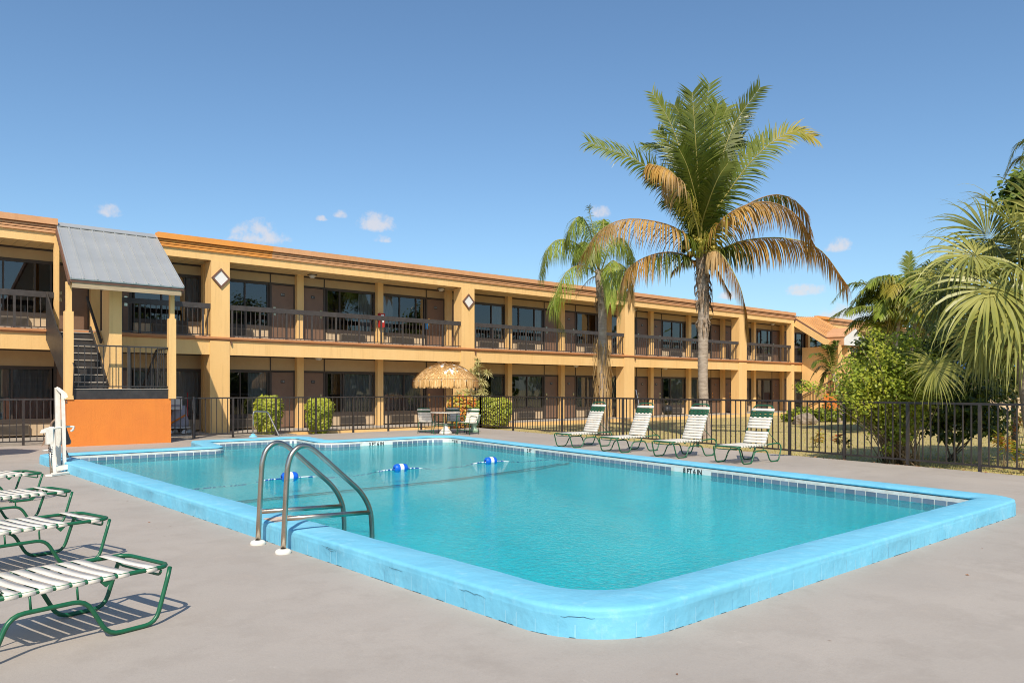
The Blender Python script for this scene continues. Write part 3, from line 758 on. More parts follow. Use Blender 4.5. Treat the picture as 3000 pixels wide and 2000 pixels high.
# narrow drain stub under the moulding beside the piers
for x in (9.70, 19.60, 29.5): MB().box(x, x + .035, VF - .055, VF - .0, 2.80, 2.915).build('drain_stub', M['purlin'], bld)

# ---------------------------------------------------------------- near stair block with grey metal roof
st = empty('stair_block', (5.7, 22.9, 0), label='stair block with orange base wall, black steps and sloping grey metal roof', cat='staircase')
SV = 21.40
mb = MB(); mb.box(4.48, 6.92, SV, 22.45, -.02, 1.15); mb.build('base_wall', M['orange'], st)
mb = MB(); mb.box(4.60, 6.85, SV + .03, 22.3, 1.152, 1.395); mb.build('landing', M['black_paint'], st)
MB().box(4.585, 6.865, SV + .012, 22.3, 1.395, 1.412).build('landing_nosing', M['concrete'], st)
for x0, x1, zt in ((4.43, 4.62, 3.30), (6.86, 7.04, 3.26)):
    MB().box(x0, x1, SV - .03, SV + .14, 1.152, zt).build('post', M['stucco'], st)
    MB().box(x0 + .04, x1 - .03, SV - .0, SV + .12, zt, 4.02).build('upper_post', M['stucco'], st)
# roof: standing seam sheet from the ridge at the facade down to the eave
e0, e1 = Vector((4.45, 20.92, 4.05)), Vector((7.10, 20.92, 4.05)); r0, r1 = Vector((4.86, 24.42, 5.92)), Vector((7.47, 24.42, 5.92))
e0.x, e1.x = 4.60, 7.28
e0, e1 = Vector((4.47, 21.0, 4.06)), Vector((7.12, 21.0, 4.06))
dn = (e0 - r0).normalized(); nrm_ = (r1 - r0).cross(dn).normalized()
if nrm_.z < 0: nrm_ = -nrm_
mb = MB(); th = .03
q = [e0, e1, r1, r0]; mb.add([p for p in q] + [p - nrm_ * th for p in q], [(0, 1, 2, 3), (7, 6, 5, 4), (0, 4, 5, 1), (1, 5, 6, 2), (2, 6, 7, 3), (3, 7, 4, 0)])
ns = 9
for k in range(ns + 1):
    t = min(.996, max(.004, k / ns)); a, b = e0.lerp(e1, t), r0.lerp(r1, t)
    mb.bar(a + nrm_ * .012, b + nrm_ * .012, .035, .026, 0, nrm_)
    for s_ in (-.12, .12):
        tt = t + s_ / 2.64 * .5
        if 0 < tt < 1: mb.bar(e0.lerp(e1, tt) + nrm_ * .004, r0.lerp(r1, tt) + nrm_ * .004, .02, .009, 0, nrm_)
mb.bar(r0 + nrm_ * .03, r1 + nrm_ * .03, .28, .02, 0, nrm_)
mb.build('metal_roof', M['metal_roof'], st)
mb = MB(); mb.bar(e0 - nrm_ * .06 + Vector((0, .03, 0)), e1 - nrm_ * .06 + Vector((0, .03, 0)), .05, .055, 0, (0, 0, 1)); mb.build('eave_trim', M['purlin'], st)
mb = MB(); mb.bar(e0 + Vector((.05, .09, -.15)), e1 + Vector((-.05, .09, -.15)), .06, .13, 0, (0, 0, 1)); mb.build('eave_beam', M['wood'], st)
for a, b in ((e0, r0), (e1, r1)):
    MB().bar(a - nrm_ * .11 + Vector((0, .02, 0)), b - nrm_ * .11, .05, .14, 0, nrm_).build('rake_trim', M['purlin'], st)
# upper flight, wall beside it, black guard on the left
NS = 8; z0s, z1s = 1.40, 2.94; y0s, y1s = 21.95, 23.55
tr = MB(); rz = MB()
for k in range(NS):
    zz = z0s + (z1s - z0s) * (k + 1) / NS; yy = y0s + (y1s - y0s) * k / (NS - 1 + .2)
    tr.box(4.72, 5.49, yy - .02, yy + (.30 if k < NS - 1 else .9), zz - .028, zz)
    rz.box(4.72, 5.49, yy + .005, yy + .02, zz - (z1s - z0s) / NS + .002, zz - .031)
tr.build('tread', M['concrete'], st); rz.build('riser', M['black_paint'], st)
mb = MB()
for x in (4.69, 5.505): mb.bar((x, 21.9, 1.44), (x, 23.65, 3.02), .035, .26, 0, (0, 0, 1))
mb.build('stringer', M['black_paint'], st)
MB().prism([(24.40, 2.75), (24.40, 4.05), (23.2, 3.05), (21.95, 2.36), (21.95, 1.30)], 4.60, 4.635, 'x').build('side_guard', M['black_paint'], st)
MB().prism([(21.82, 1.413), (24.40, 1.413), (24.40, 2.94), (22.5, 2.94), (22.5, 3.98), (21.82, 3.98)], 5.53, 5.83, 'x').build('stair_wall', M['stucco'], st)
mb = MB(); hp = [(5.46, 23.75, 3.92), (5.46, 22.3, 2.62)]
mb.bar(hp[0], hp[1], .05, .07); mb.bar((5.46, 22.45, 2.72), (5.54, 22.45, 2.70), .03, .03)
mb.build('handrail', M['black_paint'], st)
# guard round the landing
mb = MB(); y = SV + .06
mb.bar((4.62, y, 2.49), (6.86, y, 2.49), .045, .035); mb.bar((4.62, y, 1.47), (6.86, y, 1.47), .03, .03)
x = 4.74
while x < 6.84: mb.box(x - .009, x + .009, y - .009, y + .009, 1.47, 2.48); x += .143
mb.box(5.86, 5.93, y - .03, y + .03, 1.40, 2.50)
mb.bar((6.83, y, 2.47), (6.83, 22.3, 2.47), .04, .035); mb.bar((6.83, y, 1.47), (6.83, 22.3, 1.47), .03, .03)
yy = y + .15
while yy < 22.3: mb.box(6.82, 6.84, yy - .009, yy + .009, 1.47, 2.46); yy += .14
mb.build('landing_railing', M['black_paint'], st)
# lower flight down towards the walkway, behind the base wall
mb = MB()
for k in range(7):
    zz = 1.40 - 1.33 * (k + 1) / 8; mb.box(5.95, 6.80, 22.31 + .24 * k, 22.60 + .24 * k, zz - .04, zz)
mb.build('lower_tread', M['black_paint'], st)
mb = MB()
for x in (5.93, 6.83): mb.bar((x, 22.32, 2.45), (x, 23.98, 1.05), .04, .05)
for k in range(8):
    t = k / 7
    mb.box(6.82, 6.84, 22.34 + 1.6 * t, 22.36 + 1.6 * t, 1.2 - 1.2 * t + .04, 2.42 - 1.34 * t)
mb.build('lower_railing', M['black_paint'], st)
# hose tap pipe on the left post
MB().tube([(4.60, SV - .05, 2.05), (4.62, SV - .07, 1.95), (4.60, SV - .06, 1.25)], .012, 6).build('pipe', M['black_paint'], st)

# ---------------------------------------------------------------- far stair block with orange roof and white gable
s2 = empty('stair_block', (46, 22.9, 0), label='far stair block with orange seamed roof, tall yellow wall and white gable', cat='staircase')
a0, a1 = Vector((44.66, 24.4, 5.80)), Vector((47.33, 24.4, 5.98)); b0, b1 = Vector((44.66, 22.35, 4.47)), Vector((47.33, 22.0, 4.60))
nr2 = (b1 - b0).cross(a0 - b0).normalized(); nr2 = nr2 if nr2.z > 0 else -nr2
mb = MB(); q = [b0, b1, a1, a0]; mb.add(q + [p - Vector((0, 0, .05)) for p in q], [(0, 1, 2, 3), (7, 6, 5, 4), (0, 4, 5, 1), (1, 5, 6, 2), (2, 6, 7, 3), (3, 7, 4, 0)])
for k in range(11):
    t = k / 10; mb.bar(b0.lerp(b1, t) + nr2 * .02, a0.lerp(a1, t) + nr2 * .02, .04, .05, 0, nr2)
mb.build('orange_roof', M['orange_roof'], s2)
MB().bar(a0 - Vector((0.03, 0, .10)), b0 - Vector((.03, 0, .10)), .06, .16).build('rake_trim', M['purlin'], s2)
MB().bar((44.66, 24.35, 5.45), (44.66, 22.2, 4.08), .14, .36).build('rake_beam', M['stucco'], s2)
gx0, gx1, gy0, gy1 = 44.70, 47.36, 21.27, 22.36
mb = MB(); mb.prism([(gx0, 3.98), (gx1, 3.98), (gx1, 4.46), ((gx0 + gx1) / 2, 5.02), (gx0, 4.46)], gy0, gy0 + .06); mb.build('white_gable', M['white'], s2)
mb = MB(); mb.box(gx0 - .02, gx0 + .05, gy0 + .061, gy1, 3.98, 4.47); mb.box(gx1 - .05, gx1 + .02, gy0 + .061, gy1, 3.98, 4.47); mb.build('gable_side', M['band_old'], s2)
mb = MB(); mid = (gx0 + gx1) / 2
for x in (gx0 - .06, gx1 + .06): mb.bar(((x + mid) / 2, gy0 - .02, 4.76), ((x + mid) / 2, gy1 + .3, 4.76), (Vector((x - mid, 0, .6)).length), .04, 0, Vector((-(.6) if x < mid else .6, 0, abs(x - mid))))
mb.build('gable_roof', M['band_old'], s2)
MB().box(45.55, 45.95, 21.5, 24.38, 1.30, 3.98).box(45.55, 45.95, 22.8, 24.38, .0, 1.299).build('stair_wall', M['stucco'], s2)
MB().box(44.6, 47.2, 21.5, 22.5, -.1, 1.15).build('base_wall', M['orange'], s2)
MB().box(46.6, 47.3, 22.6, 24.38, .0, 1.2).build('flight_wall', M['orange'], s2)
for x in (44.66, 47.2): MB().box(x, x + .16, 21.5, 21.66, 1.15, 4.0).build('post', M['stucco'], s2)
mb = MB()
p0, p1 = Vector((45.45, 24.3, 1.0)), Vector((45.45, 21.6, 2.35))
mb.bar(p0, p1, .05, .05); mb.bar(p0 - Vector((0, 0, .8)), p1 - Vector((0, 0, .8)), .04, .05)
for k in range(16):
    p = p0.lerp(p1, k / 15); mb.box(p.x - .012, p.x + .012, p.y - .012, p.y + .012, p.z - .8, p.z)
mb.build('stair_railing', M['black_paint'], s2)
# ---------------------------------------------------------------- pool fence: posts and picket panels
FH = 1.17
def fence(name, pts, label, gap=0.0, posts=None):
    """bays between the given points; every bay a panel, every point a post"""
    r = empty(name, (pts[0][0], pts[0][1], 0), label=label, cat='fence', group='runs of dark pool fence')
    for i, (x, y) in enumerate(pts):
        if posts and i not in posts: continue
        MB().box(x - .026, x + .026, y - .026, y + .026, -.1, FH - .02).build('post', M['fence_paint'], r)
    for (x0, y0), (x1, y1) in zip(pts, pts[1:]):
        a, b = Vector((x0, y0, 0)), Vector((x1, y1, 0)); mb = MB(); up = Vector((0, 0, 1))
        mb.bar(a + up * (FH - .02), b + up * (FH - .02), .045, .040); mb.bar(a + up * .10, b + up * .10, .032, .034)
        l = (b - a).length; k = max(2, round(l / .150))
        for j in range(1, k):
            p = a.lerp(b, j / k); d = (b - a).normalized()
            mb.bar(p + up * .117, p + up * (FH - .04), .020, .020, 0, d)
        mb.build('picket_panel', M['fence_paint'], r)
    return r
fr_ = [(7.95, 22.62)] + [(9.05 + 1.30 * k, 22.58 - .052 * k) for k in range(0, 7)] + [(18.05, 22.15)]
fence('fence', fr_, 'dark picket fence along the pool between the gate and the thatched umbrella corner')
fence('fence', FC, 'dark picket fence on the right of the pool behind the four white loungers')
fence('fence', [(-1.4, 23.1), (-.1, 23.0), (1.2, 22.9), (2.5, 22.8), (3.78, 22.66), (4.50, 22.55)], 'short dark picket fence left of the orange base wall behind the pool lift')
gt_ = empty('gate', (6.95, 22.62, 0), label='dark picket gate between the orange wall and the scuffed post', cat='gate')
mb = MB(); a, b = Vector((6.98, 22.62, 0)), Vector((7.86, 22.62, 0)); up = Vector((0, 0, 1))
mb.bar(a + up * 1.15, b + up * 1.15, .045, .04); mb.bar(a + up * .14, b + up * .14, .035, .034)
for k in range(7):
    p = a.lerp(b, k / 6); mb.bar(p + up * .157, p + up * 1.13, .024 if k in (0, 6) else .020, .02, 0, (1, 0, 0))
mb.build('picket_panel', M['fence_paint'], gt_)
M['worn_post'] = mat('worn_post_paint', (.10, .085, .075), .5, scale=14, col2=(.30, .24, .19), stretch=(1, 1, .4), lo=.45, hi=.62)
MB().box(7.905, 7.945, 22.59, 22.65, 0, 1.20).build('gate_post', M['worn_post'], gt_)
MB().tube([(7.90, 22.56, .72), (7.86, 22.54, .95), (7.90, 22.56, 1.17)], .011, 6).build('latch', M['worn_post'], gt_)

# ---------------------------------------------------------------- pool ladder
ld = empty('pool_ladder', (2.96, 6.55, 0), label='stainless steel pool ladder with two curved handrails and white base rings', cat='pool ladder')
prof = [(2.96, .0), (2.985, .50), (3.0, .74), (3.03, .835), (3.075, .885), (3.13, .912), (3.185, .905), (3.24, .875), (3.36, .775), (3.56, .600), (3.69, .487), (3.755, .405), (3.80, .32), (3.825, .24), (3.835, .10), (3.835, -.55)]
for y in (6.30, 6.815):
    h = MB().tube(arc_path([(x, y, z) for x, z in prof], .05, 3), .0235, 14).build('handrail', M['steel'], ld)
    MB().tube([(2.985, y, .293), (3.83, y, .262)], .0215, 12).build('cross_bar', M['steel'], h)
    MB().lathe([(.066, .0), (.069, .016), (.060, .030), (.036, .040), (.026, .040)], (2.96, y), 20).build('base_ring', M['plastic_white'], h)
for k in range(2): MB().box(3.80, 3.92, 6.30, 6.815, -.20 - .28 * k, -.17 - .28 * k).build('tread', M['plastic_white'], ld)
# worn plaque on the rim
pq = MB().box(3.14, 3.42, 6.86, 7.12, .1735, .1775).build('rim_plaque', mat('worn_plaque', (.72, .60, .50), .8, scale=12, col2=(.42, .25, .15)))
tag(pq, 'worn pinkish square tile set in the blue pool rim beside the ladder', 'tile')

# handrail at the entry steps
gr = empty('step_handrail', (7.2, 18.95, 0), label='bent steel handrail over the pool entry steps with a blue foot', cat='handrail')
A = G(588 + 615 / 4, 1000 + 1118 / 4, .17)
hy = A.y
def onV(px, py, v):
    d = fw + rt * ((px - 1500) / 2290); t = v / d.y; return Vector((d.x * t, v, CAM_H - (py - 1140) / 2290 * t))
q = [onV(588 + x / 4, 1000 + y / 4, hy) for x, y in ((614, 1115), (612, 860), (622, 823), (640, 818), (775, 822), (792, 840), (885, 1170))]
B = q[-1]; rz_ = [Vector((q[0].x, hy, .17)), q[1], q[2], q[3], q[4], q[5], Vector((B.x, hy - .35, .03)), Vector((B.x + .1, hy - .40, -.3))]
MB().tube(arc_path(rz_, .06, 4), .021, 10).build('rail', M['steel'], gr)
MB().lathe([(.11, .17), (.10, .185), (.055, .22), (.04, .25), (.03, .25)], (q[0].x, hy), 14).build('foot', M['coping'], gr)

# ---------------------------------------------------------------- float line
rope = MB(); pts = []
FX = [5.447, 7.488, 9.514]
x = 3.50
while x < 11.9:
    dmin = min(abs(x - f) for f in FX)
    pts.append((x, 11.37 + .02 * math.sin(x * 3), .027 - min(.05, max(0, dmin - .30) * .12))); x += .06
M['rope'] = mat('blue_white_rope', (.75, .75, .75), .7, scale=24, col2=(.02, .08, .35), lo=.49, hi=.51, detail=0)
ro = rope.tube(pts, .010, 6).build('float_rope', M['rope']); tag(ro, 'blue and white rope strung across the pool just at the water surface', 'rope')
M['float_blue'] = mat('blue_float', (.01, .12, .62), .25); M['float_white'] = mat('white_float', (.82, .82, .80), .3)
LB = ['blue and white rope float nearest the steel ladder', 'blue and white rope float in the middle of the pool rope', 'blue and white rope float nearest the white loungers']
for i, fx in enumerate(FX):
    f = empty('rope_float', (fx, 11.37, .045), R(-4), LB[i], 'float', 'floats on the pool rope')
    def seg(r0, x0, x1, pr): return [(x0 + (x1 - x0) * t, r) for t, r in pr]
    for nm, m, x0, x1, pr in (('blue_end', 'float_blue', -.125, -.035, [(0, .02), (.0, .045), (.25, .068), (.6, .074), (1, .074)]), ('white_band', 'float_white', -.035, .035, [(0, .0745), (.5, .0765), (1, .0745)]), ('blue_end', 'float_blue', .035, .125, [(0, .074), (.4, .074), (.75, .068), (1, .045), (1, .02)])):
        mb = MB(); vs = []; fs = []; n = 18; ring = seg(0, x0, x1, pr)
        for xx, r in ring:
            for j in range(n): a = 2 * math.pi * j / n; vs.append((xx, r * math.cos(a), r * math.sin(a)))
        for k in range(len(ring) - 1):
            for j in range(n): fs.append((k * n + j, k * n + (j + 1) % n, (k + 1) * n + (j + 1) % n, (k + 1) * n + j))
        mb.add(vs, fs, 0, True).build(nm, M[m], f, rel=False)

# ---------------------------------------------------------------- strap loungers
ZS = .33; HW = .27          # seat rail height, half width
def lounger(name, loc, rz, label, missing=(), back=66, group='green framed strap loungers', back_missing=()):
    """x runs from the foot end to the head"""
    r = empty(name, loc, rz, label, 'lounger', group)
    T = .0135
    fr = MB()
    # seat rail: a long loop with a rounded foot end
    loop = [(.98, -HW, ZS), (.05, -HW, ZS), (.0, -HW + .06, ZS), (.0, HW - .06, ZS), (.05, HW, ZS), (.98, HW, ZS)]
    fr.tube(arc_path(loop, .05, 4), T, 8)
    # second thin bar inside the foot end
    fr.tube(arc_path([(.07, -HW, ZS - .02), (.05, -HW + .05, ZS - .055), (.05, HW - .05, ZS - .055), (.07, HW, ZS - .02)], .04, 3), .008, 6)
    for s in (-1, 1):
        for x in (.56, .80): fr.tube([(x, s * HW, ZS), (x, s * (HW + .015), ZS - .085)], .007, 6)
        fr.prism([(.36, ZS - .01), (.44, ZS - .01), (.40, ZS - .05)], s * HW - .008, s * HW + .008)
    fr.tube([(.97, -HW, ZS), (.97, HW, ZS)], T * .9, 8)
    fr.build('seat_frame', M['green'], r, rel=False)
    for s in (-1, 1):
        y = s * (HW + .02); g = T
        leg = [(.01, s * HW * .98, ZS - .01), (.035, y, ZS - .05), (.12, y + s * .01, g), (.40, y + s * .01, g), (.52, y, ZS - .095), (.90, y, ZS - .095), (1.00, y + s * .01, g), (1.28, y + s * .01, g), (1.395, y, ZS - .06), (1.36, s * HW, ZS + .015), (1.22, s * HW * .97, ZS + .02), (.95, s * HW * .96, ZS + .005)]
        fr = MB().tube(arc_path(leg, .07, 4), T, 8); fr.build('leg_frame', M['green'], r, rel=False)
    # backrest
    b = R(back); hx = .92; L = .70
    def bp(t, y, o=0): return Vector((hx + math.cos(b) * t - math.sin(b) * o, y, ZS + .01 + math.sin(b) * t + math.cos(b) * o))
    bw = HW - .03
    bf = MB().tube(arc_path([bp(0, -bw), bp(L + .04, -bw), bp(L + .11, -bw + .07), bp(L + .11, bw - .07), bp(L + .04, bw), bp(0, bw)], .07, 4), T, 8)
    for s in (-1, 1):
        bf.tube([bp(.26, s * bw, -.01), (1.17, s * (bw + .01), ZS + .13), (1.30, s * HW * .97, ZS + .02)], .007, 6)
    bk = bf.build('backrest', M['green'], r, rel=False)
    def strap(mb, c0, c1, up, w=.067, wrap=True):
        """a flat vinyl strap from rail to rail, folded round both"""
        d = (c1 - c0).normalized(); a = up.cross(d).normalized(); h = T + .004; e = .008
        sec = [(-e, -h * .8), (-e - .012, 0), (-.004, h)]
        lp = [c0 - d * .006 - up * h * .8, c0 - d * (T + .004), c0 + up * h, c0.lerp(c1, .25) + up * (h - .003), c0.lerp(c1, .5) + up * (h - .005), c0.lerp(c1, .75) + up * (h - .003), c1 + up * h, c1 + d * (T + .004), c1 + d * .006 - up * h * .8]
        vs = []
        for p in lp: vs += [p - a * w / 2, p + a * w / 2, ]
        for p in lp: vs += [p - a * w / 2 - up * .003, p + a * w / 2 - up * .003]
        n = len(lp); fs = []
        for i in range(n - 1):
            fs.append((2 * i, 2 * i + 1, 2 * i + 3, 2 * i + 2)); o = 2 * n
            fs.append((o + 2 * i, o + 2 * i + 2, o + 2 * i + 3, o + 2 * i + 1))
            fs.append((2 * i, 2 * i + 2, o + 2 * i + 2, o + 2 * i)); fs.append((2 * i + 1, o + 2 * i + 1, o + 2 * i + 3, 2 * i + 3))
        mb.add(vs, fs, 0, True)
    st_ = MB(); x = .135; i = 0
    while x < .92:
        if i not in missing: strap(st_, Vector((x, -HW, ZS)), Vector((x, HW, ZS)), Vector((0, 0, 1)))
        x += .084; i += 1
    st_.build('seat_straps', M['strap'], r, rel=False)
    up = Vector((-math.sin(b), 0, math.cos(b)))
    wb_, gb_ = MB(), MB(); t = .045; i = 0
    while t < L + .03:
        tgt = gb_ if 9 <= i <= 10 else wb_
        if i not in back_missing: strap(tgt, bp(t, -bw), bp(t, bw), up, .053)
        t += .061; i += 1
    wb_.build('back_straps', M['strap'], bk, rel=False); gb_.build('green_straps', M['strap_green'], bk, rel=False)
    # three short tabs linking the green straps
    tb = MB()
    for yy in (-.16, -.05, .06, .17): tb.bar(bp(.55, yy, T + .006), bp(.655, yy, T + .006), .05, .004, 0, up)
    tb.build('green_tabs', M['strap_green'], bk, rel=False)
    # transport wheels bar at the head
    return r
LR = ['second frontmost']
for (x, y, a, lab, mis, bm_) in (
    (12.70, 8.33, -3, 'white strap lounger nearest the camera in the row by the fence, one back strap missing', (), (4,)),
    (12.87, 9.94, -4, 'white strap lounger second from the right in the row by the fence', (), ()),
    (13.05, 11.58, -5, 'white strap lounger third from the right, behind it a leaning white pole', (), ()),
    (13.33, 13.30, -6, 'white strap lounger farthest left in the row by the fence, under the drooping palm', (), ())):
    lounger('lounger', (x, y, 0), R(a), lab, mis, 66, back_missing=bm_)
for (x, y, a, lab, mis) in (
    (1.54, 5.20, 193, 'nearest white strap lounger at lower left with one strap alone at its foot', (1,)),
    (1.745, 7.33, 193, 'second nearest lounger at left with a wide gap behind its foot strap', (1, 2)),
    (1.93, 9.48, 193, 'third lounger at left with a gap behind its foot strap', (1,)),
    (2.07, 11.70, 193, 'farthest lounger at left beside the pool lift with all foot straps', (0,))):
    lounger('lounger', (x, y, 0), R(a), lab, mis, 50)

# ---------------------------------------------------------------- thatched umbrella, table, chairs
def thatch_umbrella(loc, label, zr=1.68, zt=2.27, rad=1.03, group=None):
    u = empty('thatched_umbrella', loc, 0, label, 'umbrella', group)
    MB().tube([(0, 0, .05), (0, 0, zt - .02)], .019, 10).build('pole', M['purlin'], u, rel=False)
    MB().lathe([(0, .0), (.20, .0), (.205, .05), (.18, .08), (.10, .17), (.06, .27), (.045, .33), (.02, .33)], (0, 0), 24).build('base', M['plastic_white'], u, rel=False)
    def surf(t, a):
        rr = rad * t; z = zt - (zt - zr) * (.42 * t + .58 * t ** 3)
        rr *= 1 - .03 * (1 - math.cos(8 * a)) * t
        return Vector((rr * math.cos(a), rr * math.sin(a), z))
    na, nt_ = 96, 16
    vs = [surf(i / nt_, 2 * math.pi * j / na) - Vector((0, 0, .02)) for i in range(nt_ + 1) for j in range(na)]
    fs = [(i * na + j, i * na + (j + 1) % na, (i + 1) * na + (j + 1) % na, (i + 1) * na + j) for i in range(nt_) for j in range(na)]
    MB().add(vs, fs, 0, True).build('canopy', M['white_cloth'], u, rel=False)
    # raffia: overlapping rows of strands, bald in a few spots where the cloth shows
    random.seed(31); th_ = MB(); bald = [(.22 + .62 * random.random() ** .7, random.uniform(0, 6.28), random.uniform(.018, .045)) for _ in range(64)]
    t = .02
    while t < .985:
        n = int(40 + 620 * t)
        for j in range(n):
            a = 2 * math.pi * (j + random.random()) / n; t0 = t + random.uniform(-.02, .02); ln = random.uniform(.07, .13)
            if any(bt - bs * .5 - ln < t0 < bt + bs * .5 and abs((a - ba + math.pi) % (2 * math.pi) - math.pi) * t0 < bs * 1.5 * (1.25 - (t0 + ln - bt) / (ln + bs)) for bt, ba, bs in bald): continue
            p, q = surf(max(0, t0), a), surf(min(1.0, t0 + ln), a + random.uniform(-.06, .06)); lift = random.uniform(.0, .04)
            d = (q - p).normalized(); sdv = Vector((-math.sin(a), math.cos(a), 0)); w = random.uniform(.007, .016)
            n0 = Vector((0, 0, 1)) * lift + sdv * random.uniform(-.02, .02)
            th_.add([p - sdv * w, p + sdv * w, q + sdv * w * .4 + n0, q - sdv * w * .4 + n0], [(0, 1, 2, 3)], random.choice((0, 0, 1, 2)))
        t += .032
    th_.build('raffia', [M['thatch'], M['thatch_l'], M['thatch_d']], u, rel=False, recalc=False)
    sk = MB()
    for j in range(1500):
        a = 2 * math.pi * j / 1500 + random.uniform(-.004, .004); g = (a * 16 / (2 * math.pi)) % 1.0
        if g < .10 and random.random() < .93: continue
        p = surf(1.0, a); out_ = Vector((math.cos(a), math.sin(a), 0)); h = random.uniform(.19, .255) * (.82 if g < .16 or g > .93 else 1); w = random.uniform(.005, .012)
        sdv = Vector((-math.sin(a), math.cos(a), 0)); o = random.uniform(-.03, .01)
        q = p + out_ * (.02 + o) - Vector((0, 0, h)) + sdv * random.uniform(-.01, .01); p = p + out_ * random.uniform(-.02, .01)
        sk.add([p - sdv * w + Vector((0, 0, .01)), p + sdv * w + Vector((0, 0, .01)), q + sdv * w * .6, q - sdv * w * .6], [(0, 1, 2, 3)], random.choice((0, 0, 1, 2)))
    sk.build('raffia_fringe', [M['thatch'], M['thatch_l'], M['thatch_d']], u, rel=False, recalc=False)
    rb = MB()
    for k in range(8): a = 2 * math.pi * k / 8; rb.tube([surf(.02, a) - Vector((0, 0, .04)), surf(.5, a) - Vector((0, 0, .04)), surf(.97, a) - Vector((0, 0, .04))], .008, 5)
    rb.build('rib', M['black_paint'], u, rel=False)
    return u
M['thatch_l'] = mat('raffia_pale', (.90, .62, .31), .95, spec=.05); M['thatch_d'] = mat('raffia_dark', (.66, .37, .13), .95, spec=.1)
UP = Vector((14.66, 19.72, 0))
thatch_umbrella(UP, 'straw thatched umbrella with white cloth patches over the round table')
# the shade on the deck at far left comes from a plain umbrella standing just outside the photograph
us = G(-55, 1325); up_ = us - SUN_H * (2.15 / math.tan(R(SUN_EL)))
pu = empty('patio_umbrella', (up_.x, up_.y, 0), 0, 'plain tan patio umbrella standing left of the pool lift', 'umbrella')
MB().lathe([(0, 2.55), (.4, 2.46), (.9, 2.24), (1.17, 2.05), (1.17, 2.03), (.9, 2.22), (.4, 2.44), (0, 2.53)], (0, 0), 8, smooth=False).build('canopy', M['transom'], pu, rel=False)
MB().tube([(0, 0, 0), (0, 0, 2.5)], .02, 8).build('pole', M['wood'], pu, rel=False)
MB().lathe([(0, 0), (.25, 0), (.25, .06), (.04, .1), (.03, .3)], (0, 0), 16).build('base', M['plastic_white'], pu, rel=False)

tb_ = empty('patio_table', (UP.x, UP.y, 0), 0, 'round white table on green legs under the straw umbrella', 'table')
MB().lathe([(.022, .655), (.45, .660), (.475, .668), (.48, .68), (.47, .69), (.03, .69), (.022, .685)], (0, 0), 32).build('table_top', M['plastic_white'], tb_, rel=False)
for k in range(4):
    a = math.pi / 4 + k * math.pi / 2; c, s = math.cos(a), math.sin(a)
    MB().tube(arc_path([(c * .36, s * .36, .655), (c * .34, s * .34, .30), (c * .40, s * .40, .012), (c * .30, s * .30, .012)], .06, 4), .012, 8).build('leg', M['green'], tb_, rel=False)
MB().tube([(math.cos(a) * .34, math.sin(a) * .34, .30) for a in [2 * math.pi * j / 20 for j in range(21)]], .010, 6).build('ring', M['green'], tb_, rel=False)

def armchair(loc, rz, label):
    """x points forward from the back"""
    c = empty('patio_chair', loc, rz, label, 'chair', 'green framed strap chairs round the table')
    T = .012; w = .26; zs = .40
    for s in (-1, 1):
        MB().tube(arc_path([(.26, s * w, .012), (.24, s * (w + .01), .60), (.18, s * (w + .01), .63), (-.16, s * (w + .01), .60), (-.30, s * w, .012)], .06, 4), T, 8).build('arm_frame', M['green'], c, rel=False)
    sf = MB().tube(arc_path([(-.22, -w + .03, zs - .02), (.24, -w + .03, zs), (.24, w - .03, zs), (-.22, w - .03, zs - .02)], .05, 4), T, 8)
    sf.tube(arc_path([(-.20, -w + .03, zs - .02), (-.36, -w + .03, .88), (-.36, w - .03, .88), (-.20, w - .03, zs - .02)], .05, 4), T, 8)
    sf.tube([(-.28, -w, .10), (-.28, w, .10)], .009, 6); sf.tube([(.25, -w, .16), (.25, w, .16)], .009, 6)
    sf.build('seat_frame', M['green'], c, rel=False)
    ss = MB()
    for k in range(7): x = -.17 + k * .062; ss.box(x - .026, x + .026, -w + .015, w - .015, zs - .012, zs + .014)
    ss.build('seat_straps', M['strap'], c, rel=False)
    bs = MB(); gs = MB()
    for k in range(8):
        t = (k + 1) / 8.6; p = Vector((-.20 - .16 * t, 0, zs - .02 + .48 * t)); (gs if k == 6 else bs).bar(p + Vector((0, -w + .012, 0)), p + Vector((0, w - .012, 0)), .030, .048, 0, (-.16, 0, .48))
    bs.build('back_straps', M['strap'], c, rel=False); gs.build('green_strap', M['strap_green'], c, rel=False)
    c.scale = (.92, .90, .92)
    return c
def at_tab(px, dep): p = D(px, 1140, dep); return (p.x, p.y, 0)
va = math.atan2(fw.y, fw.x)
armchair(at_tab(1255, 24.9), va + R(-20), 'strap chair on the left of the round table, its back to the pool')
armchair(at_tab(1370, 24.25), va + R(148), 'sunlit strap chair on the right of the round table beside the green urn')
armchair(at_tab(1334, 25.35), va + R(200), 'strap chair behind the round table, mostly hidden by it')
ur = empty('urn_planter', at_tab(1388, 25.5), 0, 'pale green urn planter beside the right hand chair', 'planter')
M['urn'] = mat('pale_green_cast', (.42, .56, .40), .8, scale=9, col2=(.34, .47, .33))
MB().lathe([(0, 0), (.16, 0), (.17, .05), (.10, .12), (.085, .2), (.13, .26), (.20, .38), (.215, .52), (.235, .54), (.235, .575), (.20, .575), (.19, .5), (0, .48)], (0, 0), 20).build('bowl', M['urn'], ur, rel=False)

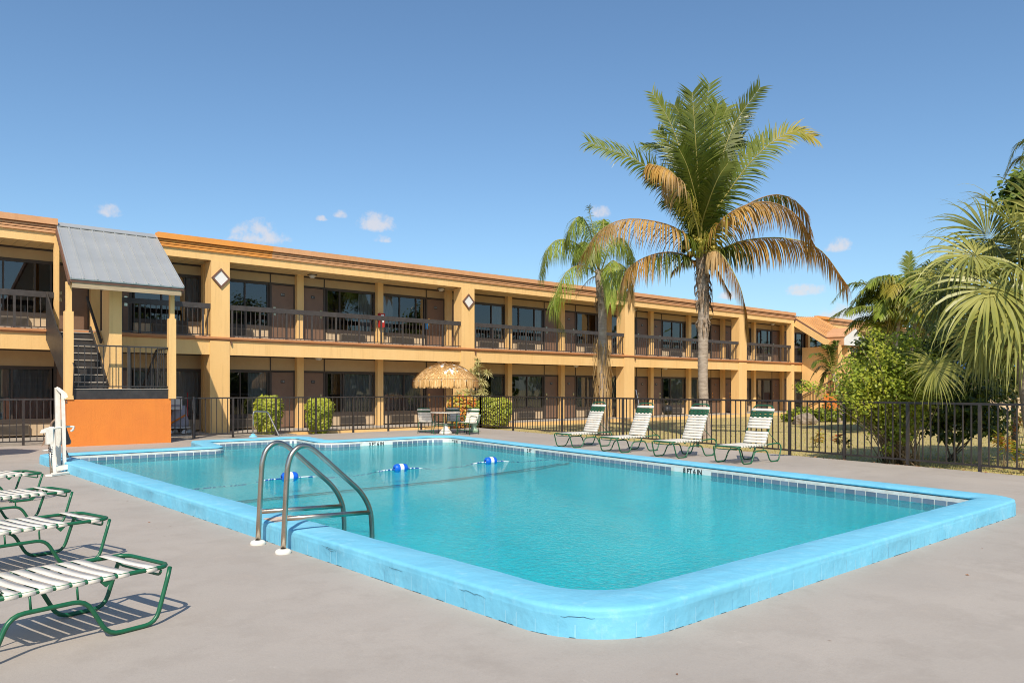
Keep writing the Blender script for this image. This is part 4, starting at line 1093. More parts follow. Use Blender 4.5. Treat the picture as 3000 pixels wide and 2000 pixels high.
# ---------------------------------------------------------------- pool lift
pl = empty('pool_lift', (2.95, 14.6, 0), 0, 'white folding pool lift with a brown shell seat at the pool corner', 'pool lift')
def L3(px, py, dep): return D(px, py, dep)
W_ = M['plastic_white']; dm = 13.35
b0_, t0_ = L3(171, 1362, dm), L3(168, 1135, dm)
MB().bar(b0_, t0_, .072, .072, 0, (1, 0, 0)).build('mast', W_, pl)
MB().bar(L3(189, 1360, dm - .12), L3(184, 1148, dm - .05), .045, .05, 0, (1, 0, 0)).build('lift_arm', W_, pl)
mb = MB(); hd_ = [(162, 1136), (168, 1132), (182, 1141), (196, 1152), (199, 1163), (187, 1169), (178, 1152)]
f0 = [L3(x, y, dm - .09) for x, y in hd_]; f1 = [L3(x, y, dm + .03) for x, y in hd_]
k = len(hd_); mb.add(f0 + f1, [tuple(range(k)), tuple(reversed(range(k, 2 * k)))] + [(i, i + k, (i + 1) % k + k, (i + 1) % k) for i in range(k)]); mb.build('arm_head', W_, pl)
MB().tube([L3(194, 1170, dm - .05), L3(196, 1180, dm - .05), L3(186, 1182, dm - .05)], .012, 6).build('hook', M['purlin'], pl)
MB().bar(L3(150, 1250, dm - .35), L3(158, 1398, dm - .45), .075, .07, 0, (1, 0, 0)).build('front_leg', W_, pl)
MB().bar(L3(143, 1252, dm - .40), L3(145, 1300, dm - .40), .10, .10, 0, (1, 0, 0)).build('battery_box', W_, pl)
MB().tube([L3(146, 1300, dm - .42), L3(151, 1392, dm - .5)], .022, 8).build('actuator', M['steel'], pl)
pts = []
for k in range(60): t = k / 59; p = L3(147 + 4 * t, 1308 + 60 * t, dm - .44); a = k * .9; pts.append(p + rt * math.cos(a) * .03 + fw * math.sin(a) * .03)
MB().tube(pts, .005, 4).build('coiled_cable', M['black'], pl)
p0_ = L3(160, 1370, dm - .42); p1_ = L3(212, 1362, dm - .30)
MB().bar(L3(158, 1374, dm - .42), L3(211, 1364, dm - .25), .09, .075).build('base_beam', W_, pl)
mb = MB(); q0, q1 = G(143, 1396), G(208, 1386); mb.bar(q0 + Vector((0, 0, .02)), q1 + Vector((0, 0, .02)), .12, .03); mb.bar(L3(157, 1388, dm - .52), L3(150, 1396, dm - .56), .06, .05); mb.build('base_plate', W_, pl)
mb = MB(); mb.bar(L3(206, 1362, dm - .28), L3(206, 1386, dm - .30), .05, .05, 0, (1, 0, 0)); mb.build('base_foot', W_, pl)
mb = MB(); hn = [(116, 1268), (122, 1258), (132, 1255), (142, 1258), (142, 1266), (128, 1268)]
f0 = [L3(x, y, dm - .45) for x, y in hn]; f1 = [L3(x, y, dm - .33) for x, y in hn]; k = len(hn)
mb.add(f0 + f1, [tuple(range(k)), tuple(reversed(range(k, 2 * k)))] + [(i, i + k, (i + 1) % k + k, (i + 1) % k) for i in range(k)]); mb.build('control_handle', W_, pl)
MB().tube(arc_path([L3(150, 1255, dm - .3), L3(200, 1249, dm + .1), L3(217, 1249, dm + .1), L3(214, 1258, dm - .1), L3(208, 1262, dm - .15)], .04, 4), .017, 8).build('arm_rest', W_, pl)
# shell seat: curved back and seat pan, brown inside, grey outside
M['seat_brown'] = mat('brown_seat', (.27, .165, .105), .5, scale=5, col2=(.20, .12, .075)); M['seat_grey'] = mat('grey_seat_shell', (.10, .10, .095), .5, scale=5, col2=(.07, .068, .062))
sc_ = MB(); rows = [(1229, 160, 182), (1232, 156, 187), (1245, 152, 193), (1262, 149, 198), (1280, 147, 204), (1292, 147, 209), (1300, 149, 207), (1303, 160, 190)]
n_ = 9
def shell(dd):
    vs = []
    for y, xa, xb in rows:
        for j in range(n_):
            s = j / (n_ - 1); vs.append(L3(xa + (xb - xa) * s, y, dm + .38 + .10 * (1 - (2 * s - 1) ** 2) + dd - (y - 1229) / 74 * .10))
    fs = [(i * n_ + j, i * n_ + j + 1, (i + 1) * n_ + j + 1, (i + 1) * n_ + j) for i in range(len(rows) - 1) for j in range(n_ - 1)]
    return vs, fs
MB().add(*shell(0), 0, True).build('seat_shell', M['seat_grey'], pl); MB().add(*shell(.03), 0, True).build('seat_inside', M['seat_brown'], pl)
MB().tube(arc_path([L3(152, 1260, dm + .3), L3(150, 1240, dm + .3), L3(160, 1230, dm + .32), L3(168, 1228, dm + .34)], .08, 4), .022, 6).build('seat_rim', M['seat_brown'], pl)
mb = MB(); fl = [(134, 1270), (136, 1285), (128, 1302), (121, 1307), (124, 1300), (130, 1285)]
f0 = [L3(x, y, dm + .2) for x, y in fl]; f1 = [L3(x, y, dm + .45) for x, y in fl]; k = len(fl)
mb.add(f0 + f1, [tuple(range(k)), tuple(reversed(range(k, 2 * k)))] + [(i, i + k, (i + 1) % k + k, (i + 1) % k) for i in range(k)]); mb.build('foot_rest', M['seat_brown'], pl)
MB().bar(L3(186, 1312, dm + .15), L3(197, 1338, dm - .1), .05, .03).build('seat_strut', M['seat_grey'], pl)
MB().tube([L3(125, 1320, dm - .3), L3(142, 1318, dm - .35)], .014, 6).build('lock_lever', W_, pl)

# ---------------------------------------------------------------- cart behind the gate, grill, leaning pole
cp = D(529, 1140, 24.35)
ct = empty('linen_cart', (cp.x, cp.y, .0), va - math.pi / 2, 'white linen cart with a grey sagging bag behind the gate', 'cart')
M['bag'] = mat('grey_bag', (.42, .40, .44), .8, scale=5, col2=(.30, .28, .33))
MB().box(-.30, .24, -.25, .25, .20, .235).build('deck', M['white'], ct, rel=False)
for x in (-.24, .20):
    for y in (-.2, .2):
        w = MB().tube([(x - .0, y - .025, .075), (x, y + .025, .075)], .075, 16)
        w.build('wheel', M['white'], ct, rel=False)
bg_ = MB(); pr = [(.0, .245), (.24, .245), (.27, .32), (.26, .50), (.20, .75), (.17, .90), (0, .90)]
vs = []; fs = []; n = 20
for i, (r, z) in enumerate(pr):
    for j in range(n):
        a = 2 * math.pi * j / n; sx = 1.0 + .08 * math.sin(3 * a + z * 7); vs.append((r * math.cos(a) * sx - .02, r * math.sin(a) * sx, z))
for i in range(len(pr) - 1):
    for j in range(n): fs.append((i * n + j, i * n + (j + 1) % n, (i + 1) * n + (j + 1) % n, (i + 1) * n + j))
bg_.add(vs, fs, 0, True).build('bag', M['bag'], ct, rel=False)
MB().box(-.16, .12, -.30, -.16, .78, 1.18).build('white_towels', M['white_cloth'], ct, rel=False)
MB().box(-.16, .12, -.305, -.301, .86, .93).build('towel_band', M['bag'], ct, rel=False)
MB().bar((-.42, -.27, .22), (.28, -.27, .62), .03, .05).build('orange_strap', M['orange'], ct, rel=False)
MB().tube([(.22, .0, .23), (.22, 0, 1.3)], .012, 6).build('handle', M['red'], ct, rel=False)

gp = D(1955, 1140, 37.6)
gl = empty('kettle_grill', (gp.x, gp.y, LAWN_Z), 0, 'small black kettle grill on the lawn edge before the ground floor windows', 'grill')
MB().lathe([(0, .28), (.12, .30), (.24, .42), (.26, .52), (.25, .54)], (0, 0), 20).build('bowl', M['black'], gl, rel=False)
MB().lathe([(.26, .545), (.24, .66), (.14, .75), (0, .78)], (0, 0), 20).build('lid', M['black'], gl, rel=False)
MB().tube([(0, 0, .78), (0, 0, .85)], .03, 8).build('knob', M['transom'], gl, rel=False)
for k in range(3):
    a = k * 2.1 + .3; MB().tube([(math.cos(a) * .14, math.sin(a) * .14, .34), (math.cos(a) * .27, math.sin(a) * .27, 0)], .012, 6).build('leg', M['steel'], gl, rel=False)
pa, pb = D(1863, 1142, 31.0), D(1878, 1212, 30.4)
po = empty('skimmer_pole', (pb.x, pb.y, LAWN_Z), 0, 'thin white pole leaning by the yellow pier behind the fence', 'pole')
MB().tube([pb, pa], .016, 6).build('shaft', M['white'], po)
MB().lathe([(.016, -.0), (.03, .03), (.016, .06)], (0, 0), 8).build('tip', M['white'], po, rel=False)
# ---------------------------------------------------------------- palms and other plants
M['fr_green'] = leaf('palm_leaf_green', (.062, .095, .010), (.135, .155, .018), .25, .35, 1.2)
M['fr_light'] = leaf('palm_leaf_light', (.15, .195, .026), (.225, .255, .04), .3, .4, 1.4)
M['fr_lime'] = leaf('weeping_leaf', (.28, .37, .05), (.42, .48, .09), .45, .4, 1.4)
M['fr_yellow'] = leaf('palm_leaf_yellow', (.50, .40, .07), (.28, .29, .04), .4, .4, 1.0)
M['fr_brown'] = leaf('palm_leaf_brown', (.62, .37, .095), (.40, .23, .06), .35, .6, 1.5)
M['fr_tan'] = leaf('palm_leaf_dead', (.62, .43, .20), (.46, .29, .12), .35, .7, 2.0)
M['rachis'] = mat('palm_midrib', (.36, .30, .075), .5, scale=3, col2=(.26, .23, .05))
M['rachis_b'] = mat('palm_midrib_brown', (.33, .19, .07), .6, scale=3, col2=(.24, .13, .05))
M['palm_trunk'] = mat('palm_trunk', (.46, .375, .29), .9, scale=5, col2=(.26, .20, .155), bump=.8, bscale=26, stretch=(1, 1, 3.2))
M['palm_husk'] = mat('palm_husk', (.30, .22, .145), .9, scale=8, col2=(.15, .10, .065), bump=.6)
M['sabal'] = leaf('fan_leaf', (.29, .295, .06), (.42, .40, .115), .3, .38, 1.6)
M['sabal_d'] = leaf('fan_leaf_dark', (.165, .185, .038), (.25, .26, .065), .27, .4, 1.6)  # darker tone, for the rear fans and scattered segments
M['lf_lime'] = leaf('lime_leaf', (.50, .51, .055), (.27, .35, .032), .4, .4, 2.2)
M['lf_bush'] = leaf('clipped_leaf', (.56, .54, .065), (.30, .36, .04), .35, .45, 2.6)
M['lf_mid'] = leaf('shrub_leaf', (.15, .21, .026), (.27, .31, .045), .4, .4, 1.4)
M['lf_dark'] = leaf('dark_leaf', (.040, .070, .013), (.085, .125, .026), .3, .35, 1.3)
M['lf_red'] = leaf('croton_red', (.68, .15, .04), (.70, .33, .05), .4, .4, 3.5)
M['lf_orange'] = leaf('croton_orange', (.80, .42, .08), (.66, .48, .07), .4, .4, 3.5)
M['lf_pale'] = leaf('dracaena_leaf', (.52, .50, .20), (.66, .58, .28), .35, .5, 3.0)
M['bark'] = mat('bark', (.20, .15, .10), .9, scale=10, col2=(.12, .09, .06), bump=.5)
M['bark_pale'] = mat('pale_stem', (.36, .27, .16), .85, scale=8, col2=(.22, .16, .09), bump=.4)
DOWN = Vector((0, 0, -1))
def bez(pts, t):
    """smooth curve through the given points (Catmull-Rom)"""
    n = len(pts) - 1; x = min(n - 1e-6, max(0, t * n)); i = int(x); u = x - i
    p0 = pts[max(0, i - 1)] if i > 0 else pts[0] * 2 - pts[1]; p1, p2 = pts[i], pts[i + 1]; p3 = pts[i + 2] if i + 2 <= n else p2 * 2 - p1
    return .5 * ((2 * p1) + (-p0 + p2) * u + (2 * p0 - 5 * p1 + 4 * p2 - p3) * u * u + (-p0 + 3 * p1 - 3 * p2 + p3) * u ** 3)
def frond(parent, pts, ll, n=70, hang=.35, mats=('fr_green',), rach='rachis', r0=.035, start=.14, w=.018, face=None, tipmat=None, name='frond', plume=0.0, rnd=1.0, fwd=.55, short=.35):
    """pinnate leaf: midrib through pts, leaflets of length ll each side, bent down by hang"""
    N = 22; cur = [bez(pts, i / N) for i in range(N + 1)]
    mb = MB(); mb.tube(cur, r0, 5, 0, True, [r0 * (1 - .85 * i / N) for i in range(N + 1)])
    nm = len(mats)
    for i in range(n):
        t = start + (1 - start) * (i + random.random() * .6) / n
        p = bez(pts, t); q = bez(pts, min(1, t + .02)); tg = (q - p)
        if tg.length < 1e-5: tg = p - bez(pts, t - .02)
        tg.normalize()
        up = Vector((0, 0, 1)) if face is None else face
        sd_ = tg.cross(up)
        if sd_.length < .08: sd_ = tg.cross(fw)
        sd_.normalize(); nm_ = sd_.cross(tg).normalized()
        s_ = (t - start) / (1 - start)
        L = ll * min(1, .45 + 2.2 * s_) * (1 - (1 - short) * max(0, s_ - .35) / .65)
        for s in (-1, 1):
            if random.random() < .03: continue
            l = L * random.uniform(.82, 1.1)
            d = (sd_ * s + tg * (fwd + .7 * s_) + nm_ * random.uniform(.05, .35) * (1 - plume) + nm_ * plume * random.uniform(-1, 1) + Vector((random.uniform(-.1, .1), random.uniform(-.1, .1), random.uniform(-.1, .1))) * rnd).normalized()
            if hang > .8: d = (d + DOWN * (hang - .5) * .8 * random.uniform(.6, 1.3)).normalized()
            pl = [p]; dd = d.copy(); seg = 4
            for k in range(seg):
                dd = (dd + DOWN * hang * (k + .6) / seg * 1.2).normalized(); pl.append(pl[-1] + dd * l / seg)
            wv = d.cross(nm_).normalized() * w * random.uniform(.8, 1.2); wd_ = [.55, 1, .85, .5, .06]
            m = 1 + (i * nm // n if tipmat is None else 0)
            if nm > 1: m = 1 + min(nm - 1, max(0, int(s_ * nm + random.uniform(-.35, .35))))
            vs = []
            for k, pp in enumerate(pl): vs += [pp - wv * wd_[k], pp + wv * wd_[k]]
            mb.add(vs, [(2 * k, 2 * k + 1, 2 * k + 3, 2 * k + 2) for k in range(seg)], m)
    return mb.build(name, [M[rach]] + [M[x] for x in mats], parent, recalc=False)
def trunk_mesh(pts, radii, ring=.0, step=.055, n=16):
    vs = []; fs = []; c = []
    tot = sum((pts[i + 1] - pts[i]).length for i in range(len(pts) - 1)); k = int(tot / step)
    for i in range(k + 1):
        t = i / k; p = bez(pts, t); x = t * (len(radii) - 1); a = min(len(radii) - 2, int(x)); r = radii[a] + (radii[a + 1] - radii[a]) * (x - a)
        for j in range(n):
            an = 2 * math.pi * j / n
            rr = r * (1 + ring * (1 if i % 3 == 0 else -.35) + .07 * noise.noise(Vector((math.cos(an) * 2, math.sin(an) * 2, i * .25))))
            vs.append(p + Vector((math.cos(an) * rr, math.sin(an) * rr, .02 * noise.noise(Vector((an * 2, i * .7, 3))))))
    for i in range(k):
        for j in range(n): fs.append((i * n + j, i * n + (j + 1) % n, (i + 1) * n + (j + 1) % n, (i + 1) * n + j))
    return MB().add(vs, fs, 0, True)
def sheath(mb, p, h, r, n, spread=.5):
    """torn fibrous leaf bases round the top of a trunk"""
    for i in range(n):
        a = random.uniform(0, 6.28); z = random.uniform(0, h); d = Vector((math.cos(a), math.sin(a), 0)); l = random.uniform(.15, .42); w = random.uniform(.02, .06)
        b = p + d * r * random.uniform(.8, 1.15) + Vector((0, 0, z)); o = b + d * spread * random.uniform(.05, .35) + Vector((0, 0, -l)); t = Vector((-d.y, d.x, 0)) * w
        mm = b.lerp(o, .5) + d * .05
        mb.add([b - t, b + t, mm - t * .8, mm + t * .8, o - t * .25 + DOWN * random.uniform(0, .1), o + t * .25], [(0, 1, 3, 2), (2, 3, 5, 4)])

# ---- tall coconut palm
random.seed(77)
CD = 24.2
cb = G(2072, 1286, LAWN_Z)
coco = empty('coconut_palm', tuple(cb), 0, 'tall coconut palm with upright green fronds above drooping brown ones', 'palm tree', 'palm trees behind the fence')
tp = [D(2070, 1286, CD), D(2062, 1180, CD), D(2059, 1080, CD), D(2060, 990, CD), D(2061, 900, CD), D(2058, 800, CD), D(2055, 735, CD)]
trunk_mesh(tp, [.165, .145, .148, .155, .165, .175, .19, .16], .035, .045).build('trunk', M['palm_trunk'], coco)
mb = MB(); sheath(mb, D(2060, 960, CD), .3, .155, 26, .25); sheath(mb, D(2060, 895, CD), 1.6, .17, 110, .45); mb.build('leaf_bases', M['palm_husk'], coco, recalc=False)
def T6(x, y, dz): return D(1650 + x / 2.94, 220 + y / 2.94, CD + dz)
def T7_(x, y, dz): return D(1550 + x / 2.94, 560 + y / 2.94, CD + dz)
toward = -fw
G1, G2, GY, GB, BR = ('fr_green',), ('fr_green', 'fr_green', 'fr_light'), ('fr_green', 'fr_light', 'fr_yellow'), ('fr_green', 'fr_brown'), ('fr_yellow', 'fr_brown', 'fr_brown')
def fr(p, **k):
    k['n'] = int(k['n'] * (1.12 if k['hang'] < .85 else 1.35)); k['ll'] *= 1.18 if k['hang'] < .85 else 1.5; k.setdefault('w', .023 if k['hang'] < .85 else .023); k.setdefault('short', .48 if k['hang'] < .85 else .62); k.setdefault('rnd', 1.5)
    q = D(2055 + max(-22, min(22, (p[1] - D(2055, 735, CD)).dot(rt) * 14)), 738, CD); q = q.lerp(p[0], .15)
    return frond(coco, [q] + p, **k)
fr([T6(1190, 1330, 0), T6(1165, 950, -.7), T6(1140, 570, -1.2), T6(1112, 150, -1.2)], ll=.98, n=92, hang=.10, mats=G1, face=toward, fwd=.35)
fr([T6(1200, 1300, .2), T6(1205, 850, .5), T6(1215, 470, .8), T6(1258, 75, .8)], ll=.86, n=84, hang=.10, mats=G2, face=toward, fwd=.4)
fr([T6(1230, 1310, .1), T6(1340, 800, .5), T6(1480, 420, .8), T6(1700, 105, .8)], ll=.72, n=80, hang=.16, mats=G1, face=toward, fwd=.5)
fr([T6(1150, 1290, .3), T6(1050, 800, .9), T6(930, 430, 1.2), T6(765, 150, 1.2)], ll=.62, n=76, hang=.14, mats=G2, face=toward, fwd=.6)
fr([T6(1140, 1320, -.2), T6(920, 1000, -.8), T6(640, 740, -1.2), T6(215, 580, -1.3)], ll=.82, n=86, hang=.30, mats=('fr_green', 'fr_green', 'fr_green', 'fr_light'), face=toward + Vector((0, 0, .6)), fwd=.35, rnd=1.7)
fr([T6(1130, 1280, .8), T6(1020, 880, 1.5), T6(880, 640, 2.0), T6(690, 610, 2.2)], ll=.62, n=60, hang=.3, mats=G2, face=toward + Vector((0, 0, .8)))
fr([T6(1235, 1300, -.3), T6(1420, 1010, -.6), T6(1680, 680, -.9), T6(1960, 490, -1.0), T6(2165, 540, -1.0)], ll=.78, n=92, hang=.28, mats=GY, face=toward + Vector((0, 0, .7)), fwd=.4)
fr([T6(1235, 1270, .6), T6(1360, 980, 1.2), T6(1540, 720, 1.6), T6(1735, 545, 1.7)], ll=.62, n=64, hang=.16, mats=('fr_green', 'fr_light'), face=toward)
fr([T6(1220, 1260, .9), T6(1330, 900, 1.6), T6(1420, 640, 2.0), T6(1540, 560, 2.0)], ll=.7, n=64, hang=.22, mats=G1, face=toward)
fr([T6(1160, 1290, .7), T6(1060, 1050, 1.3), T6(900, 900, 1.8), T6(760, 880, 2)], ll=.75, n=60, hang=.25, mats=G1, face=toward)
fr([T6(1180, 1260, 1.0), T6(1130, 800, 1.7), T6(1060, 460, 2.2), T6(960, 260, 2.3)], ll=.8, n=70, hang=.15, mats=G1, face=toward)
for xx, yy, dz in ((820, 480, 1.4), (1580, 330, 1.6), (1480, 820, 2.2), (880, 1080, 2.2), (1060, 300, -.6), (1330, 250, -.5), (1000, 640, -1.6), (1420, 760, -1.6)):
    fr([T6(1190, 1300, dz * .2), T6(1190 + (xx - 1190) * .30, 1300 + (yy - 1300) * .42, dz * .6), T6(1190 + (xx - 1190) * .65, 1300 + (yy - 1300) * .78, dz * .9), T6(xx, yy, dz)], ll=.68, n=62, hang=random.uniform(.15, .4), mats=random.choice((G1, G2, ('fr_green', 'fr_light'))), face=toward + Vector((0, 0, random.uniform(0, .6))), rnd=1.8)
fr([T6(1210, 1260, 1.0), T6(1290, 800, 1.7), T6(1350, 460, 2.2), T6(1410, 280, 2.3)], ll=.8, n=70, hang=.15, mats=('fr_green', 'fr_light'), face=toward)
fr([T6(1160, 1330, -.5), T6(1080, 1080, -1.0), T6(990, 900, -1.4), T6(890, 805, -1.5), T6(735, 760, -1.5)], ll=.62, n=66, hang=1.5, mats=('fr_yellow', 'fr_tan', 'fr_brown'), rach='rachis', start=.25)
fr([T6(1110, 1420, -.2), T6(900, 1290, -.8), T6(560, 1240, -1.3), T6(320, 1340, -1.5), T6(150, 1570, -1.5)], ll=.80, n=92, hang=1.15, mats=('fr_green', 'fr_brown', 'fr_tan', 'fr_brown'), rach='rachis_b', start=.10)
fr([T6(1250, 1430, -.3), T6(1420, 1200, -.9), T6(1720, 1090, -1.3), T6(1990, 1190, -1.5), T6(2140, 1430, -1.5)], ll=.86, n=100, hang=1.1, mats=('fr_yellow', 'fr_brown', 'fr_tan', 'fr_brown'), rach='rachis_b', start=.10)
fr([T6(1290, 1380, .6), T6(1560, 1130, 1.3), T6(1850, 1030, 1.7), T6(2060, 1150, 1.8), T6(2130, 1350, 1.8)], ll=.62, n=76, hang=.9, mats=('fr_green', 'fr_brown'), rach='rachis_b', start=.25)
fr([T7_(1630, 510, -.1), T7_(1860, 425, -.5), T7_(2200, 405, -.8), T7_(2500, 500, -1.0), T7_(2735, 800, -1.0)], ll=.80, n=104, hang=1.4, mats=('fr_green', 'fr_brown', 'fr_brown', 'fr_brown'), rach='rachis', start=.16)
fr([T7_(1390, 560, 0), T7_(1200, 525, -.4), T7_(1000, 570, -.7), T7_(850, 670, -.8), T7_(790, 800, -.8)], ll=.80, n=70, hang=1.2, mats=('fr_green', 'fr_brown', 'fr_tan'), rach='rachis_b', start=.2)
fr([T7_(1560, 520, -.4), T7_(1640, 525, -.9), T7_(1760, 700, -1.1), T7_(1840, 900, -1.2), T7_(1880, 1180, -1.2)], ll=.70, n=84, hang=1.6, mats=('fr_tan', 'fr_tan', 'fr_brown'), rach='rachis', start=.14, w=.022)
fr([T7_(1440, 600, .3), T7_(1360, 590, .1), T7_(1280, 650, 0), T7_(1235, 690, 0)], ll=.3, n=30, hang=1.0, mats=('fr_brown',), rach='rachis_b')
fr([T7_(1580, 620, .3), T7_(1640, 720, .3), T7_(1700, 830, .3), T7_(1735, 880, .3)], ll=.3, n=24, hang=1.2, mats=('fr_brown',), rach='rachis_b', r0=.05)
mb = MB()
for i in range(150):
    a = random.uniform(0, 6.28); r = random.uniform(.08, .58); c = D(2056 + random.uniform(-8, 8), 724 + random.uniform(-18, 14), CD) + Vector((math.cos(a) * r, math.sin(a) * r, random.uniform(-.25, .25)))
    o_ = D(2055, 722, CD); mid = o_.lerp(c, .5) + Vector((0, 0, .10)); mb.tube([o_, mid, c], .012, 4, 0)
    rr = random.uniform(.03, .085); vs = []
    mb.lathe([(0, c.z - rr), (rr * .7, c.z - rr * .7), (rr, c.z), (rr * .7, c.z + rr * .7), (0, c.z + rr)], (c.x, c.y), 6, 0)
M['nut'] = mat('young_coconut', (.42, .32, .045), .5, scale=6, col2=(.20, .20, .03))
mb.build('fruit_stalks', M['nut'], coco)

# ---- queen palm with weeping fronds
QD = 25.5
qb = G(1769, 1278, LAWN_Z)
qp = empty('queen_palm', tuple(qb), 0, 'shorter weeping palm with light green hanging fronds and a shaggy trunk', 'palm tree', 'palm trees behind the fence')
trunk_mesh([D(1769, 1278, QD), D(1767, 1150, QD), D(1765, 1000, QD), D(1764, 900, QD), D(1758, 830, QD), D(1755, 790, QD)], [.16, .15, .14, .135, .135, .15, .13], .012).build('trunk', M['palm_trunk'], qp)
mb = MB()
for i in range(330):
    a = random.uniform(0, 6.28); z = D(1765, random.uniform(985, 1210), QD).z; d = Vector((math.cos(a), math.sin(a), 0)); l = random.uniform(.3, .9); w = random.uniform(.006, .022); c = D(1765, 1000, QD)
    b = Vector((c.x, c.y, z)) + d * random.uniform(.12, .30); o = b + d * random.uniform(-.02, .16) + DOWN * l; t = Vector((-d.y, d.x, 0)) * w
    mb.add([b - t, b + t, o + t * .4, o - t * .4], [(0, 1, 2, 3)])
mb.build('trunk_fibre', M['fr_tan'], qp, recalc=False)
mb = MB(); sheath(mb, D(1764, 890, QD), .9, .13, 50, .35); mb.build('leaf_bases', M['palm_husk'], qp, recalc=False)
def Q(x, y, dz): return D(1550 + x / 2.94, 560 + y / 2.94, QD + dz)
fq = lambda p, **k: frond(qp, p, **dict(dict(ll=.95, n=165, hang=1.35, mats=('fr_lime', 'fr_lime', 'fr_light'), rach='rachis', start=.12, w=.0095, plume=.9, rnd=2.2, fwd=.3, short=.5, r0=.022), **k))
fq([Q(600, 690, 0), Q(570, 420, .2), Q(530, 220, .3), Q(515, 130, .3)], hang=.7, ll=.55, n=44, plume=.4)
fq([Q(600, 690, 0), Q(520, 330, -.4), Q(430, 220, -.7), Q(345, 330, -.9), Q(320, 420, -.9)])
fq([Q(600, 690, 0), Q(640, 350, .5), Q(640, 240, .8), Q(690, 300, 1.1)])
fq([Q(590, 690, 0), Q(420, 460, -.3), Q(250, 420, -.5), Q(150, 520, -.7), Q(105, 720, -.8)])
fq([Q(590, 710, -.1), Q(460, 640, -.5), Q(330, 690, -.9), Q(240, 860, -1.1), Q(215, 1000, -1.2), Q(300, 1180, -1.2)])
fq([Q(620, 700, -.2), Q(720, 600, -.8), Q(790, 680, -1.3), Q(800, 900, -1.5), Q(770, 1130, -1.5)], mats=('fr_lime',), ll=.66, n=120)
fq([Q(620, 700, -.2), Q(690, 640, -1.0), Q(710, 780, -1.6), Q(700, 960, -1.8)], mats=('fr_lime',), n=110)
fq([Q(620, 690, .2), Q(720, 430, .5), Q(820, 420, .8), Q(880, 560, 1.0), Q(890, 680, 1.0)])
fq([Q(600, 690, .4), Q(520, 470, .9), Q(440, 450, 1.2), Q(390, 600, 1.4)])
fq([Q(610, 690, -.4), Q(560, 480, -1.0), Q(540, 450, -1.5), Q(520, 620, -1.9)])
fq([Q(630, 710, .5), Q(760, 620, 1.1), Q(860, 720, 1.5), Q(880, 960, 1.6)], mats=('fr_green', 'fr_yellow', 'fr_tan'))
fq([Q(600, 720, .3), Q(520, 760, .6), Q(440, 850, .8), Q(390, 930, .8)], n=16, ll=.3, mats=('fr_tan',))

# ---- fan palms at the right edge of the photograph
def fan(parent, base, hub, dirv, nrmv, r, mats=('sabal',), nseg=44, droop=.5, spread=150, name='fan_leaf'):
    """costapalmate leaf: petiole base->hub, then pleated segments that fall at their tips"""
    mb = MB(); mid = base.lerp(hub, .55) + Vector((0, 0, .12 * (hub - base).length)); mb.tube([base, mid, hub], .016, 5, 0, True, [.022, .016, .011])
    d = dirv.normalized(); nr = (nrmv - d * nrmv.dot(d)).normalized(); sd_ = d.cross(nr).normalized()
    for i in range(nseg):
        a = R(-spread + 2 * spread * (i + random.uniform(-.2, .2)) / (nseg - 1)); c, s = math.cos(a), math.sin(a)
        L = r * (.70 + .30 * math.cos(a * .55)) * random.uniform(.78, 1.08); dd = (d * c + sd_ * s + nr * (.18 * abs(s) + random.uniform(-.05, .09))).normalized()
        p = hub + d * .12 * r * max(0, c); pl = [p]; dr = droop * random.uniform(.5, 1.6); sg = 7
        for k in range(sg):
            f = (k + 1) / sg; dd = (dd + DOWN * dr * (f ** 1.8) * .70).normalized(); pl.append(pl[-1] + dd * L / sg)
        wv = (dd.cross(nr)); wv = (sd_ * c - d * s).normalized(); wm = math.pi * 2 * spread / 360 * r * .30 / nseg
        prof_ = [.08, .5, .98, 1.0, .8, .5, .28, .04]; vs = []
        ph = nr * (.010 if i % 2 else -.010)
        for k, pp in enumerate(pl): vs += [pp - wv * wm * prof_[k] * 1.05 + ph * prof_[k], pp + wv * wm * prof_[k] * 1.05 - ph * prof_[k]]
        m = 1 + (random.random() < .25) * (len(mats) - 1)
        mb.add(vs, [(2 * k, 2 * k + 1, 2 * k + 3, 2 * k + 2) for k in range(sg)], m)
    return mb.build(name, [M['rachis']] + [M[x] for x in mats], parent, recalc=False)
random.seed(5)
SDp = 14.4
sb = D(3045, 1140, SDp); sb.z = LAWN_Z
sab = empty('fan_palm', tuple(sb), 0, 'large grey green fan palm filling the right edge of the view', 'palm tree', 'palm trees behind the fence')
ctr = D(2985, 900, SDp)
trunk_mesh([sb, sb.lerp(ctr, .5) + Vector((.05, .03, 0)), ctr], [.16, .15, .14], .02).build('trunk', M['palm_trunk'], sab)
mb = MB(); sheath(mb, ctr - Vector((0, 0, .7)), .8, .15, 70, .3); mb.build('leaf_bases', M['palm_husk'], sab, recalc=False)
def px2(dx, dy, k=0.0): return (rt * dx + Vector((0, 0, -dy)) + fw * k).normalized()
